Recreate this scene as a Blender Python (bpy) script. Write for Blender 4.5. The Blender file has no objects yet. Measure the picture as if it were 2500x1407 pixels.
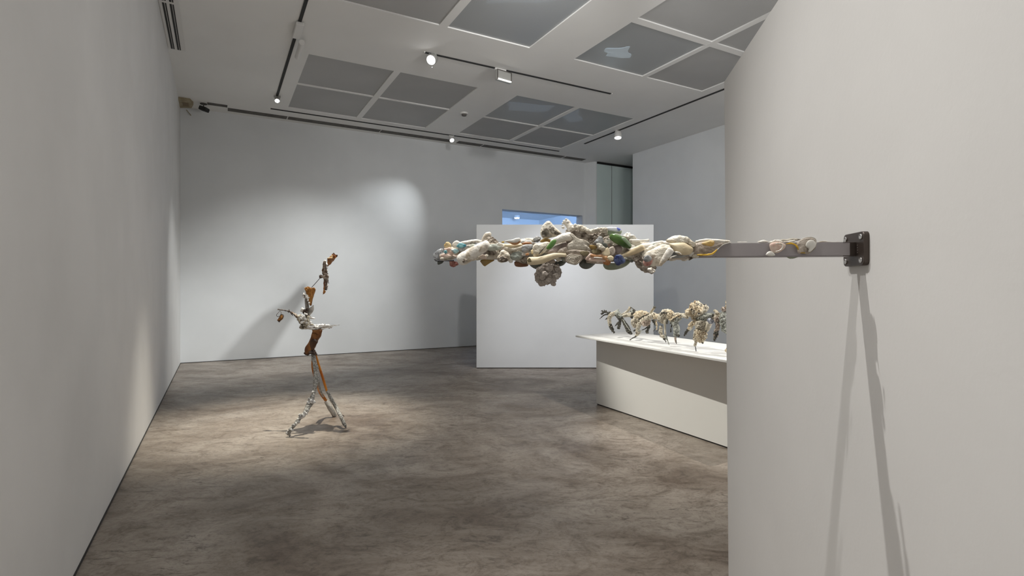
import bpy, bmesh, math, random
from mathutils import Vector, Matrix, noise
random.seed(7)
C = bpy.context.scene.collection
sc = bpy.context.scene

# ------------------------------------------------------------------ camera
F = 1300.0; EYE = 1.5; HOR = 701.0
CEIL = EYE + 3.538
cam = bpy.data.cameras.new('camera'); camo = bpy.data.objects.new('camera', cam); C.objects.link(camo)
camo.location = (0, 0, EYE); camo.rotation_euler = (math.pi/2, 0, 0)
cam.sensor_width = 36; cam.lens = 36*F/2500; cam.shift_y = (HOR-703.5)/2500; cam.clip_start = .02
sc.camera = camo
sc.view_settings.view_transform = 'Standard'; sc.view_settings.look = 'None'
sc.view_settings.exposure = 0.0; sc.view_settings.gamma = 1
sc.view_settings.use_curve_mapping = False

# ------------------------------------------------------------------ world and lights
w = bpy.data.worlds.new('world'); sc.world = w; w.use_nodes = True
w.node_tree.nodes['Background'].inputs[0].default_value = (.6, .65, .7, 1)
w.node_tree.nodes['Background'].inputs[1].default_value = 0.0

nn = math.hypot(.551, 1)
AX = Vector((-.551/nn, 1/nn, 0)); BX = Vector((1/nn, .551/nn, 0))   # room axes: along the left wall / along the back wall
def AB(a, b, z=0): return AX*a + BX*b + Vector((0, 0, z))

def area(name, loc, target, sx, sy, power, col=(1, 1, 1)):
    l = bpy.data.lights.new(name, 'AREA'); l.shape = 'RECTANGLE'; l.size = sx; l.size_y = sy
    l.energy = power; l.color = col
    o = bpy.data.objects.new(name, l); C.objects.link(o); o.location = loc
    o.rotation_euler = (Vector(target)-Vector(loc)).to_track_quat('-Z', 'Y').to_euler()
    return o
def spot(name, loc, target, power, angle, blend=.6, radius=.03, col=(1, .96, .9)):
    l = bpy.data.lights.new(name, 'SPOT'); l.energy = power; l.spot_size = math.radians(angle)
    l.spot_blend = blend; l.shadow_soft_size = radius; l.color = col
    o = bpy.data.objects.new(name, l); C.objects.link(o); o.location = loc
    o.rotation_euler = (Vector(target)-Vector(loc)).to_track_quat('-Z', 'Y').to_euler()
    return o
S1 = (-2.02, 5.95)                                       # standing sculpture
area('fill_overhead', AB(.2, 3.0, CEIL-.05), AB(.2, 3.0, 0), 4.5, 6.5, 85, (1, .975, .94))
area('fill_side_bay', (3.6, 2.6, 2.5), (3.0, 9.0, 5.2), 2.2, 1.6, 120, (1, .985, .965))
area('next_room_light', (1.0, 15.9, 4.1), (2.5, 21, 3.6), 1.6, 1.0, 420, (.36, .58, 1))
area('far_glow', AB(12.15, 11.0, 4.2), AB(11.0, 10.6, 4.0), .4, 1.0, 16, (.75, .9, 1))
spot('spot_on_sculpture', AB(6.3, .98, CEIL-.14), (-2.5, 5.9, 0), 1400, 44, 1.0, .03, (1, .95, .82))
spot('spot_on_sculpture_front', (-1.2, 3.2, CEIL-.12), (-2.25, 5.8, 1.2), 170, 26, .6, .03, (1, .95, .88))
spot('spot_on_back_wall', AB(11.15, 4.82, CEIL-.24), AB(12.3, 2.6, 2.0), 170, 60, 1.0, .02, (.94, .98, 1))
CORNER = Vector((-1.20, 8.215, CEIL-.09))
spot('spot_on_corner', CORNER, AB(12.3, 1.3, .5), 600, 59, 1.0, .0008, (.99, 1, .98))
spot('spot_on_corner_floor', AB(9.0, .98, CEIL-.14), AB(11.0, .1, 0), 420, 56, 1.0, .04, (.99, 1, .98))
spot('fill_wash_back', (.3, 4.9, CEIL-.3), (0, 13.8, 2.6), 235, 90, 1.0, .08, (1, .99, .975))  # unseen lamp added to brighten the back wall
spot('fill_wash_right', (1.5, 5.0, CEIL-.3), (4.2, 12, 2.2), 240, 70, 1.0, .08, (.98, .99, 1))  # unseen lamp added to brighten the far right side
spot('spot_on_bar', (-1.15, 2.26, CEIL-.1), (.60, .9, .0), 330, 62, 1, .03, (1, .97, .92))
spot('spot_on_bar_second', (-.93, .88, CEIL-.1), (.62, .95, -.2), 210, 62, 1, .045, (1, .97, .93))
spot('spot_on_bones', (.35, 1.0, CEIL-.1), (.20, 1.45, 1.6), 330, 19, .8, .03, (1, .97, .92))
spot('spot_on_table', (3.3, 3.0, CEIL-.1), (1.6, 5.3, .6), 480, 50, .8, .010, (1, .96, .88))
spot('spot_on_plinth', (-2.3, 6.3, CEIL-.1), (2.0, 5.6, .5), 1280, 29, .8, .02, (1, .97, .88))
spot('spot_on_partition', (.9, 7.6, CEIL-.1), (.62, 9.8, .8), 360, 38, 1, .05, (.88, .91, 1))

# ------------------------------------------------------------------ helpers
def tag(o, label=None, cat=None, group=None, kind=None):
    if label: o['label'] = label
    if cat: o['category'] = cat
    if group: o['group'] = group
    if kind: o['kind'] = kind
    return o
def empty(name, loc, label, cat, group=None):
    o = bpy.data.objects.new(name, None); C.objects.link(o); o.location = loc; o.empty_display_size = .1
    return tag(o, label, cat, group)
def link(name, bm, mat, parent=None, smooth=False, label=None):
    me = bpy.data.meshes.new(name)
    bmesh.ops.recalc_face_normals(bm, faces=bm.faces[:])
    bm.to_mesh(me); bm.free(); me.materials.append(mat)
    if smooth: me.shade_smooth()
    o = bpy.data.objects.new(name, me); C.objects.link(o)
    if parent is not None:
        o.parent = parent; o.matrix_parent_inverse = Matrix.Translation(parent.location).inverted()
    if label: o['label'] = label
    return o
def prism(bm, pts, z0, z1):
    lo = [bm.verts.new((p[0], p[1], z0)) for p in pts]; hi = [bm.verts.new((p[0], p[1], z1)) for p in pts]
    n = len(pts); bm.faces.new(lo[::-1]); bm.faces.new(hi)
    for i in range(n): bm.faces.new((lo[i], lo[(i+1) % n], hi[(i+1) % n], hi[i]))
def abox(bm, a0, a1, b0, b1, z0, z1):
    prism(bm, [AB(a0, b0), AB(a1, b0), AB(a1, b1), AB(a0, b1)], z0, z1)
def hexa(bm, c8):
    v = [bm.verts.new(c) for c in c8]
    for f in ((0,1,2,3),(7,6,5,4),(0,4,5,1),(1,5,6,2),(2,6,7,3),(3,7,4,0)): bm.faces.new([v[i] for i in f])
def obb(bm, c, ex, ey, ez):
    c, ex, ey, ez = map(Vector, (c, ex, ey, ez))
    hexa(bm, [c-ex-ey-ez, c+ex-ey-ez, c+ex+ey-ez, c-ex+ey-ez, c-ex-ey+ez, c+ex-ey+ez, c+ex+ey+ez, c-ex+ey+ez])
def cyl(bm, p0, p1, r0, r1=None, n=20, caps=True):
    p0, p1 = Vector(p0), Vector(p1); r1 = r0 if r1 is None else r1
    t = (p1-p0).normalized(); u = t.orthogonal().normalized(); v = t.cross(u)
    A = []; B = []
    for i in range(n):
        a = 2*math.pi*i/n; d = u*math.cos(a)+v*math.sin(a)
        A.append(bm.verts.new(p0+d*r0)); B.append(bm.verts.new(p1+d*r1))
    for i in range(n): bm.faces.new((A[i], A[(i+1) % n], B[(i+1) % n], B[i]))
    if caps: bm.faces.new(A[::-1]); bm.faces.new(B)

# ------------------------------------------------------------------ materials
def bsdf(m): return m.node_tree.nodes['Principled BSDF']
MATS = {}
def mat(name, c1, c2=None, scale=8, rough=.6, bump=0.0, bscale=None, metallic=0, trans=0, lo=.4, hi=.6, detail=6, coat=0, vor=False, emit=None, sharp=0, c3=None, cav=0):
    if name in MATS: return MATS[name]
    m = bpy.data.materials.new(name); m.use_nodes = True; nt = m.node_tree; N = nt.nodes; L = nt.links; b = bsdf(m)
    b.inputs['Base Color'].default_value = (*c1, 1); b.inputs['Roughness'].default_value = rough
    b.inputs['Metallic'].default_value = metallic; b.inputs['Transmission Weight'].default_value = trans
    b.inputs['Coat Weight'].default_value = coat
    tc = N.new('ShaderNodeTexCoord')
    if c2:
        t = N.new('ShaderNodeTexNoise'); t.inputs['Scale'].default_value = scale; t.inputs['Detail'].default_value = detail
        t.inputs['Distortion'].default_value = sharp
        r = N.new('ShaderNodeValToRGB'); r.color_ramp.elements[0].position = lo; r.color_ramp.elements[1].position = hi
        r.color_ramp.elements[0].color = (*c1, 1); r.color_ramp.elements[1].color = (*c2, 1)
        if c3:
            e = r.color_ramp.elements.new(min(1, hi+.12)); e.color = (*c3, 1)
        L.new(tc.outputs['Object'], t.inputs['Vector']); L.new(t.outputs['Fac'], r.inputs['Fac']); L.new(r.outputs['Color'], b.inputs['Base Color'])
    if bump:
        if vor:
            t2 = N.new('ShaderNodeTexVoronoi'); t2.inputs['Scale'].default_value = bscale or scale*3; out = t2.outputs['Distance']
        else:
            t2 = N.new('ShaderNodeTexNoise'); t2.inputs['Scale'].default_value = bscale or scale*3; t2.inputs['Detail'].default_value = 8; out = t2.outputs['Fac']
        bp = N.new('ShaderNodeBump'); bp.inputs['Strength'].default_value = bump; bp.inputs['Distance'].default_value = .01
        L.new(tc.outputs['Object'], t2.inputs['Vector']); L.new(out, bp.inputs['Height']); L.new(bp.outputs['Normal'], b.inputs['Normal'])
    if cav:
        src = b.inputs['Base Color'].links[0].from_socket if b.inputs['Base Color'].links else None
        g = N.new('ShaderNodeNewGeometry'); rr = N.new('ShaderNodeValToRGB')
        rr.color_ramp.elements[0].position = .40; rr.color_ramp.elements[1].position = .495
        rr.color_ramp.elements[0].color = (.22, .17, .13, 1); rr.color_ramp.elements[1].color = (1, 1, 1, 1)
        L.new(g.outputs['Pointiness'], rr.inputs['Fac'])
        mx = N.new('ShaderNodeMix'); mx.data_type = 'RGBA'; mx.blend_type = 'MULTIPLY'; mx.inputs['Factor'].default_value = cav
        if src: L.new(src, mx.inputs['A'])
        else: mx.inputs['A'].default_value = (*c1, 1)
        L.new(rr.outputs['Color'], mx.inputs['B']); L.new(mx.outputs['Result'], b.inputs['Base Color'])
    if emit:
        b.inputs['Emission Color'].default_value = (*emit[0], 1); b.inputs['Emission Strength'].default_value = emit[1]
    MATS[name] = m; return m
WALL = mat('white_wall_paint', (.74, .735, .725), (.78, .775, .765), 1.2, .75, .04, 60)
WALLC = mat('cool_white_wall_paint', (.72, .74, .75), (.75, .77, .78), 1.2, .75, .04, 60)
CEILM = mat('ceiling_paint', (.80, .795, .775), (.83, .825, .805), .8, .8)
PLIN = mat('plinth_paint', (.76, .755, .73), rough=.6)
TOPM = mat('table_laminate', (.78, .78, .77), rough=.45)
DARK = mat('dark_gap', (.03, .03, .03), rough=.8)
SLOT = mat('slot_grey', (.09, .085, .078), (.13, .12, .11), 9, .7)
WHITEM = mat('white_powder_coat', (.72, .71, .69), rough=.4)
GREYM = mat('grey_cast_metal', (.42, .42, .40), rough=.4, metallic=.3)
BLACKM = mat('black_plastic', (.012, .012, .012), rough=.5)
LAMPE = mat('lamp_lens_lit', (1, 1, 1), emit=((1, 1, 1), 9))
LAMPE2 = mat('lamp_tube_lit', (1, 1, 1), emit=((1, .98, .95), 3))

def floor_material():
    m = bpy.data.materials.new('polished_concrete'); m.use_nodes = True; nt = m.node_tree; N = nt.nodes; L = nt.links; b = bsdf(m)
    tc = N.new('ShaderNodeTexCoord')
    mp = N.new('ShaderNodeMapping'); mp.inputs['Rotation'].default_value = (0, 0, math.radians(-12)); mp.inputs['Scale'].default_value = (.75, 1.0, 1)
    L.new(tc.outputs['Object'], mp.inputs['Vector'])
    def nz(scale, detail, dist, rough=.6, vec=mp):
        t = N.new('ShaderNodeTexNoise'); t.inputs['Scale'].default_value = scale; t.inputs['Detail'].default_value = detail
        t.inputs['Distortion'].default_value = dist; t.inputs['Roughness'].default_value = rough
        L.new(vec.outputs[0], t.inputs['Vector']); return t
    def ramp(src, els):
        r = N.new('ShaderNodeValToRGB'); cr = r.color_ramp
        cr.elements[0].position, cr.elements[1].position = els[0][0], els[-1][0]
        cr.elements[0].color = (*els[0][1], 1); cr.elements[1].color = (*els[-1][1], 1)
        for p, c in els[1:-1]: e = cr.elements.new(p); e.color = (*c, 1)
        L.new(src, r.inputs['Fac']); return r
    def mix(a, bb, fac, mode='MIX'):
        x = N.new('ShaderNodeMix'); x.data_type = 'RGBA'; x.blend_type = mode
        if isinstance(fac, float): x.inputs['Factor'].default_value = fac
        else: L.new(fac, x.inputs['Factor'])
        L.new(a, x.inputs['A']); L.new(bb, x.inputs['B']); return x.outputs['Result']
    base = ramp(nz(.95, 12, 1.2, .66).outputs['Fac'], [(.34, (.14, .113, .092)), (.44, (.225, .197, .17)), (.54, (.295, .268, .24)), (.68, (.37, .345, .315))])
    mid = ramp(nz(3.2, 12, 2.4, .78).outputs['Fac'], [(.36, (.55, .52, .49)), (.45, (.84, .82, .80)), (.52, (1.0, 1.0, 1.0)), (.66, (1.08, 1.08, 1.07))])
    col = mix(base.outputs['Color'], mid.outputs['Color'], 1.0, 'MULTIPLY')
    # dark trowel streaks
    fn = ramp(nz(22, 8, 1.5, .75).outputs['Fac'], [(.34, (.62, .60, .58)), (.50, (1, 1, 1)), (.7, (1.08, 1.08, 1.08))])
    col = mix(col, fn.outputs['Color'], 1.0, 'MULTIPLY')
    mp2 = N.new('ShaderNodeMapping'); mp2.inputs['Rotation'].default_value = (0, 0, math.radians(-20)); mp2.inputs['Scale'].default_value = (.45, 1.6, 1)
    L.new(tc.outputs['Object'], mp2.inputs['Vector'])
    st = nz(6, 12, 2.0, .82, mp2)
    msk = nz(.9, 4, .8)
    sr = ramp(st.outputs['Fac'], [(.40, (1, 1, 1)), (.455, (0, 0, 0))]); mr = ramp(msk.outputs['Fac'], [(.43, (0, 0, 0)), (.56, (1, 1, 1))])
    mm = mix(sr.outputs['Color'], mr.outputs['Color'], 1.0, 'MULTIPLY')
    dk = N.new('ShaderNodeRGB'); dk.outputs[0].default_value = (.07, .058, .048, 1)
    f = N.new('ShaderNodeMath'); f.operation = 'MULTIPLY'; f.inputs[1].default_value = .75; L.new(mm, f.inputs[0])
    col = mix(col, dk.outputs[0], f.outputs[0])
    # pale chips
    ch = nz(4.5, 3, .6); cr = ramp(ch.outputs['Fac'], [(.735, (0, 0, 0)), (.75, (1, 1, 1))])
    pl = N.new('ShaderNodeRGB'); pl.outputs[0].default_value = (.40, .36, .31, 1)
    f2 = N.new('ShaderNodeMath'); f2.operation = 'MULTIPLY'; f2.inputs[1].default_value = .6; L.new(cr.outputs['Color'], f2.inputs[0])
    col = mix(col, pl.outputs[0], f2.outputs[0])
    dim = N.new('ShaderNodeRGB'); dim.outputs[0].default_value = (1.0, .95, .90, 1)
    col = mix(col, dim.outputs[0], 1.0, 'MULTIPLY')
    L.new(col, b.inputs['Base Color'])
    rr = ramp(nz(2.0, 6, 1).outputs['Fac'], [(.3, (.36, .36, .36)), (.7, (.52, .52, .52))]); L.new(rr.outputs['Color'], b.inputs['Roughness'])
    bp = N.new('ShaderNodeBump'); bp.inputs['Strength'].default_value = .12; bp.inputs['Distance'].default_value = .01
    L.new(nz(9, 10, 1, .7).outputs['Fac'], bp.inputs['Height']); L.new(bp.outputs['Normal'], b.inputs['Normal'])
    return m
FLOORM = floor_material()

def glass_material(name, tint, alpha, rough=.12, diff=.5):
    m = bpy.data.materials.new(name); m.use_nodes = True; nt = m.node_tree; N = nt.nodes; L = nt.links
    b = bsdf(m); b.inputs['Base Color'].default_value = (*tint, 1); b.inputs['Roughness'].default_value = rough
    t = N.new('ShaderNodeBsdfTransparent'); t.inputs[0].default_value = (.85, .9, .92, 1)
    mx = N.new('ShaderNodeMixShader'); mx.inputs[0].default_value = alpha
    L.new(t.outputs[0], mx.inputs[1]); L.new(b.outputs[0], mx.inputs[2]); L.new(mx.outputs[0], N['Material Output'].inputs[0])
    return m
PANE = mat('frosted_skylight_pane', (.42, .42, .415), (.46, .46, .455), .7, .8)
PANEC = glass_material('clear_skylight_pane', (.50, .51, .51), .70, .3)
GLASSG = mat('greenish_back_painted_glass', (.62, .73, .71), (.66, .77, .75), .5, .35)

# ------------------------------------------------------------------ structure
LB = -.657; BA = 12.29; RB = 9.66
bm = bmesh.new(); prism(bm, [(-16, -8), (18, -8), (18, 30), (-16, 30)], -.2, 0); tag(link('floor', bm, FLOORM), kind='structure')
bm = bmesh.new(); abox(bm, -7, BA+.3, LB-.3, LB, 0, CEIL+.35); tag(link('wall_left', bm, WALL), kind='structure')
# back wall with the opening behind the partition
OB0, OB1, OT = 6.48, 9.06, EYE+2.03
bm = bmesh.new()
abox(bm, BA, BA+.3, LB, OB0, 0, CEIL+.35); abox(bm, BA, BA+.3, OB1, 9.15, 0, CEIL+.35); abox(bm, BA, BA+.3, OB0, OB1, OT, CEIL+.35)
tag(link('wall_back', bm, WALLC), kind='structure')
bm = bmesh.new(); prism(bm, [AB(BA, 9.15), AB(12.0, 9.31), AB(12.0, 9.345), AB(12.3, 9.36), AB(12.59, 9.15)], 0, CEIL+.35); tag(link('trim_1', bm, WALLC), kind='structure')
bm = bmesh.new(); abox(bm, 2.5, 10.87, RB, RB+.3, 0, CEIL+.35); tag(link('wall_right', bm, WALLC), kind='structure')
bm = bmesh.new(); abox(bm, -7, -6.8, LB-.3, RB+3, 0, CEIL+.35); tag(link('wall_front', bm, WALL), kind='structure')
bm = bmesh.new(); abox(bm, -7, 2.5, RB+2.5, RB+2.8, 0, CEIL+.35); tag(link('wall_side', bm, WALL), kind='structure')
# next room seen through the opening
bm = bmesh.new(); abox(bm, 21, 21.3, 2, 13, 0, 5.2); abox(bm, BA+.3, 21, 2, 2.2, 0, 5.2); abox(bm, BA+.9, 21, 13, 13.2, 0, 5.2)
tag(link('wall_beyond', bm, WALLC), kind='structure')

# ceiling with four coffers (holes), slots open along tracks are thin dark pieces below
bs = [LB-.3, 1.2, 4.03, 4.83, 7.66, 14.5]; as_ = [-7.2, 4.02, 6.78, 8.57, 11.32, 21.5]
bm = bmesh.new()
TH = .35
def cq(a0, a1, b0, b1, z):
    bm.faces.new([bm.verts.new(AB(a, b, z)) for a, b in ((a0, b0), (a1, b0), (a1, b1), (a0, b1))])
def cw(a0, b0, a1, b1):
    bm.faces.new([bm.verts.new(AB(a0, b0, CEIL)), bm.verts.new(AB(a1, b1, CEIL)), bm.verts.new(AB(a1, b1, CEIL+TH)), bm.verts.new(AB(a0, b0, CEIL+TH))])
holes = {(1, 1), (1, 3), (3, 1), (3, 3)}
for i in range(5):
    for j in range(5):
        if (i, j) in holes:
            a0, a1, b0, b1 = as_[i], as_[i+1], bs[j], bs[j+1]
            cw(a0, b0, a1, b0); cw(a1, b0, a1, b1); cw(a1, b1, a0, b1); cw(a0, b1, a0, b0)
            cq(a0, a1, b0, b1, CEIL+1.3)
            for (p, q) in (((a0, b0), (a1, b0)), ((a1, b0), (a1, b1)), ((a1, b1), (a0, b1)), ((a0, b1), (a0, b0))):
                bm.faces.new([bm.verts.new(AB(*p, CEIL+TH)), bm.verts.new(AB(*q, CEIL+TH)), bm.verts.new(AB(*q, CEIL+1.3)), bm.verts.new(AB(*p, CEIL+1.3))])
        else:
            cq(as_[i], as_[i+1], bs[j], bs[j+1], CEIL); cq(as_[i], as_[i+1], bs[j], bs[j+1], CEIL+TH)
tag(link('ceiling', bm, CEILM), kind='structure')

# dark strips painting in the shadow gap at the foot of the walls
for nm, args in (('shadow_gap_left', (-6, BA, LB, LB+.006)), ('shadow_gap_back', (BA-.006, BA, LB, OB0))):
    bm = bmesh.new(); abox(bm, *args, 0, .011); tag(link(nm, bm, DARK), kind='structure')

# near free-standing wall on the right
Z0 = 2.6; NU = Vector((.1424, .9898, 0)); NN = Vector((-.9898, .1424, 0))
NP = Vector((.3985*Z0, Z0, 0))
def nwall(s, z, d=0): return NP + NU*s + NN*d + Vector((0, 0, z))
NH = EYE + 501/F*Z0
e_top = -.010 
bm = bmesh.new()
T = .32
hexa(bm, [nwall(-3.6, 0, 0), nwall(.0, 0, 0)+Vector((.022, 0, 0)), nwall(.0, 0, -T)+Vector((.022, 0, 0)), nwall(-3.6, 0, -T),
          nwall(-3.6, NH, 0), nwall(0, NH, 0), nwall(0, NH, -T), nwall(-3.6, NH, -T)])
tag(link('wall_near', bm, WALL), kind='structure')

# ------------------------------------------------------------------ partition
def px(x, y, Y): return Vector(((x-1250)/F*Y, Y, EYE+(HOR-y)/F*Y))
def flo(x, y, h=0.0):
    Y = F*(EYE-h)/(y-HOR); return Vector(((x-1250)/F*Y, Y, h))
pt = empty('partition_wall', (.98, 9.9, 0), 'white free-standing partition wall in front of the opening at the back', 'partition')
YP = 9.8; x0, x1 = -87/F*YP, 346/F*YP; hp = EYE+152.5/F*YP
bm = bmesh.new(); prism(bm, [(x0, YP), (x1, YP), (x1, YP+.3), (x0, YP+.3)], .012, hp)
bmesh.ops.bevel(bm, geom=bm.edges[:], offset=.006, segments=1, affect='EDGES')
link('panel', bm, WALLC, pt)
bm = bmesh.new(); prism(bm, [(x0+.01, YP+.01), (x1-.01, YP+.01), (x1-.01, YP+.29), (x0+.01, YP+.29)], 0, .012); link('base_gap', bm, DARK, pt)

# ------------------------------------------------------------------ glass screen at the far right
gs = empty('glass_screen', AB(12.0, 10, 0), 'pale green glass screen with two tall panes and a dark top rail', 'glass screen')
for (b0, b1) in ((9.35, 9.875), (9.89, 11.6)):
    bm = bmesh.new(); abox(bm, 12.0, 12.02, b0, b1, 0, CEIL-.06); link('pane', bm, GLASSG, gs)
bm = bmesh.new(); abox(bm, 11.98, 12.05, 9.35, 11.6, CEIL-.06, CEIL-.005); link('top_rail', bm, BLACKM, gs)
bm = bmesh.new(); abox(bm, 12.0, 12.012, 9.875, 9.89, 0, CEIL-.06); link('joint', bm, SLOT, gs)
bm = bmesh.new(); abox(bm, 12.3, 12.5, 9.3, 13, 0, CEIL); tag(link('wall_far', bm, WALLC), kind='structure')
bm = bmesh.new(); abox(bm, 9, 12.5, 12.8, 13, 0, CEIL); tag(link('wall_far_side', bm, WALLC), kind='structure')

# downlight in the next room
dl = empty('downlight', px(1262, 532, 23), 'round lit downlight in the ceiling of the blue room behind the opening', 'ceiling light')
c = px(1262, 532, 23); 
bm = bmesh.new(); cyl(bm, c+Vector((0, 0, .0)), c+Vector((0, 0, .10)), .13, n=24); link('trim_ring', bm, WHITEM, dl)
bm = bmesh.new(); cyl(bm, c+Vector((0, 0, -.03)), c, .1, n=24); link('lens', bm, LAMPE, dl)
bm = bmesh.new(); abox(bm, BA+.3, 21, 2.2, 13, c.z+.10, c.z+.3); tag(link('ceiling_beyond', bm, WALLC), kind='structure')

# ------------------------------------------------------------------ skylights
def skylight(a0, a1, b0, b1, ma, mb, wa, wb, label, clear=()):
    t = empty('skylight', AB((a0+a1)/2, (b0+b1)/2, CEIL), label, 'skylight', 'square skylights in the ceiling')
    bm = bmesh.new(); abox(bm, a0, a1, mb-wb/2, mb+wb/2, CEIL-.001, CEIL+.07); link('mullion', bm, WHITEM if 0 else CEILM, t)
    bm = bmesh.new(); abox(bm, ma-wa/2, ma+wa/2, b0, mb-wb/2, CEIL+.0, CEIL+.05); abox(bm, ma-wa/2, ma+wa/2, mb+wb/2, b1, CEIL+.0, CEIL+.05)
    link('mullion', bm, CEILM, t)
    k = 0
    for (p0, p1) in ((a0, ma-wa/2), (ma+wa/2, a1)):
        for (q0, q1) in ((b0, mb-wb/2), (mb+wb/2, b1)):
            bm = bmesh.new(); abox(bm, p0, p1, q0, q1, CEIL+.018, CEIL+.028)
            link('pane', bm, PANEC if k in clear else PANE, t); k += 1
    return t
skA = skylight(8.57, 11.32, 1.2, 4.03, 9.93, 2.57, .045, .11, 'square skylight of four grey frosted panes nearest the left wall and back wall')
skB = skylight(8.57, 11.32, 4.83, 7.66, 10.0, 6.2, .04, .10, 'square skylight by the back wall with bluish folds showing in its upper panes', (0, 1))
skC = skylight(4.02, 6.78, 1.2, 4.13, 4.6, 2.67, .06, .12, 'large square skylight cut by the top of the picture with wavy sheet above', (3,))
skD = skylight(4.02, 6.78, 4.83, 7.66, 5.4, 6.28, .12, .09, 'square skylight beside the near wall with a bright white patch behind one pane', (2,))
# sheets lying above the clear panes (cloth with the glow put into its material)
def sheet(parent, quad, z, mt, amp=.04, n=14, label=None, th=.006):
    bm = bmesh.new(); rows = []
    for side in (0, 1):
        g = []
        for i in range(n+1):
            r = []
            for j in range(n+1):
                u, v = i/n, j/n
                p = [(quad[0][k]*(1-u)+quad[1][k]*u)*(1-v)+(quad[3][k]*(1-u)+quad[2][k]*u)*v for k in (0, 1)]
                zz = z+amp*math.sin(v*5+u*1.7)+amp*.6*math.sin(u*7)+side*th
                r.append(bm.verts.new(AB(p[0]+.05*math.sin(v*6), p[1]+.05*math.sin(u*5), zz)))
            g.append(r)
        rows.append(g)
    for g in rows:
        for i in range(n):
            for j in range(n): bm.faces.new((g[i][j], g[i+1][j], g[i+1][j+1], g[i][j+1]))
    return link('glowing_sheet', bm, mt, parent, True, label)
SH1 = mat('glowing_white_cloth', (.75, .8, .84), rough=.6, emit=((.68, .80, 1), .34))  # faint bluish glow put into the cloth, no lamp above it
SH2 = mat('bright_glow_cloth', (.85, .9, .95), rough=.6, emit=((.85, .93, 1), 1.5))  # cloth given its own glow to make the bright patch
SH3 = mat('grey_diffuser_cloth', (.35, .37, .40), rough=.6)
sheet(skD, [(6.52, 5.26), (6.31, 5.61), (6.64, 5.87), (6.74, 5.42)], CEIL+.16, SH2, .008, label='white cloth with added glow for the bright patch')
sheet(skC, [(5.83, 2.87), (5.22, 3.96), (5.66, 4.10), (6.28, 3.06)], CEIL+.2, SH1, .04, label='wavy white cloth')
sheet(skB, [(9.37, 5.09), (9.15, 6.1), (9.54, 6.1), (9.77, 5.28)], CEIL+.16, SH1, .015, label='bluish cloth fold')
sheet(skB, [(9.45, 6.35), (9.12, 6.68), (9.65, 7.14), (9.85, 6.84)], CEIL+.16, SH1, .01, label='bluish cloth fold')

# ------------------------------------------------------------------ ceiling services
def slot_strip(name, label, cat, a0, a1, b0, b1, parts=1):
    t = empty(name, AB((a0+a1)/2, (b0+b1)/2, CEIL), label, cat); return t
def track(a0, a1, b0, b1, label, wide=False):
    t = empty('lighting_track', AB((a0+a1)/2, (b0+b1)/2, CEIL), label, 'track')
    bm = bmesh.new(); abox(bm, a0, a1, b0, b1, CEIL-.010, CEIL); link('rail', bm, DARK, t)
    along_a = (a1-a0) > (b1-b0)
    for q in (0, 1):                                          # end caps
        bm = bmesh.new()
        if along_a: abox(bm, (a0-.02, a1)[q], (a0, a1+.02)[q], b0-.004, b1+.004, CEIL-.013, CEIL)
        else: abox(bm, a0-.004, a1+.004, (b0-.02, b1)[q], (b0, b1+.02)[q], CEIL-.013, CEIL)
        link('end_cap', bm, CEILM, t)
    return t
track(4.5, 10.8, .925, .967, 'long dark lighting track running parallel to the left wall')
track(7.635, 7.675, 2.72, 6.28, 'short dark lighting track between the near and far skylights')
track(11.52, 11.565, .9, 7.76, 'long dark lighting track just in front of the back wall slot diffuser')
track(6.0, 10.64, 7.88, 7.93, 'dark lighting track slanting down towards the right wall')

# slot diffuser along the back wall
sd = empty('slot_diffuser', AB(11.95, 4, CEIL), 'long grey linear air slot along the top of the back wall', 'air vent')
bb0 = .16
bm = bmesh.new(); abox(bm, 11.74, 11.88, -.19, .15, CEIL-.006, CEIL+.001); link('slot', bm, SLOT, sd)
for b0, b1 in ((.16, 1.25), (1.27, 3.2), (3.22, 4.95), (5.1, 5.75), (5.78, 8.2), (8.25, 8.9)):
    bm = bmesh.new(); abox(bm, 11.91, 12.11, b0, b1, CEIL-.006, CEIL+.001); link('slot', bm, SLOT, sd)
# vent grille top left
vg = empty('vent_grille', AB(8.5, -.54, CEIL), 'white ceiling air grille with dark slots above the left wall', 'air vent')
bm = bmesh.new(); abox(bm, 5.5, 9.34, -.645, -.43, CEIL-.012, CEIL); link('frame', bm, WHITEM, vg)
for s0, s1 in ((5.6, 7.80), (7.86, 9.32)):
    for b0, b1 in ((-.615, -.592), (-.585, -.570), (-.535, -.512), (-.505, -.490)):
        bm = bmesh.new(); abox(bm, s0, s1, b0, b1, CEIL-.015, CEIL-.011); link('slot', bm, DARK, vg)
# smoke detector
sm = empty('smoke_detector', px(1133, 278, F*3.538/(HOR-276)), 'small round smoke detector on the beam between the two far skylights', 'smoke detector')
c = sm.location.copy(); c.z = CEIL
bm = bmesh.new(); cyl(bm, c, c-Vector((0, 0, .03)), .085, .08, 24); link('base', bm, WHITEM, sm)
bm = bmesh.new(); cyl(bm, c-Vector((0, 0, .03)), c-Vector((0, 0, .06)), .055, .045, 24); link('sensor', bm, SLOT, sm)
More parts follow.
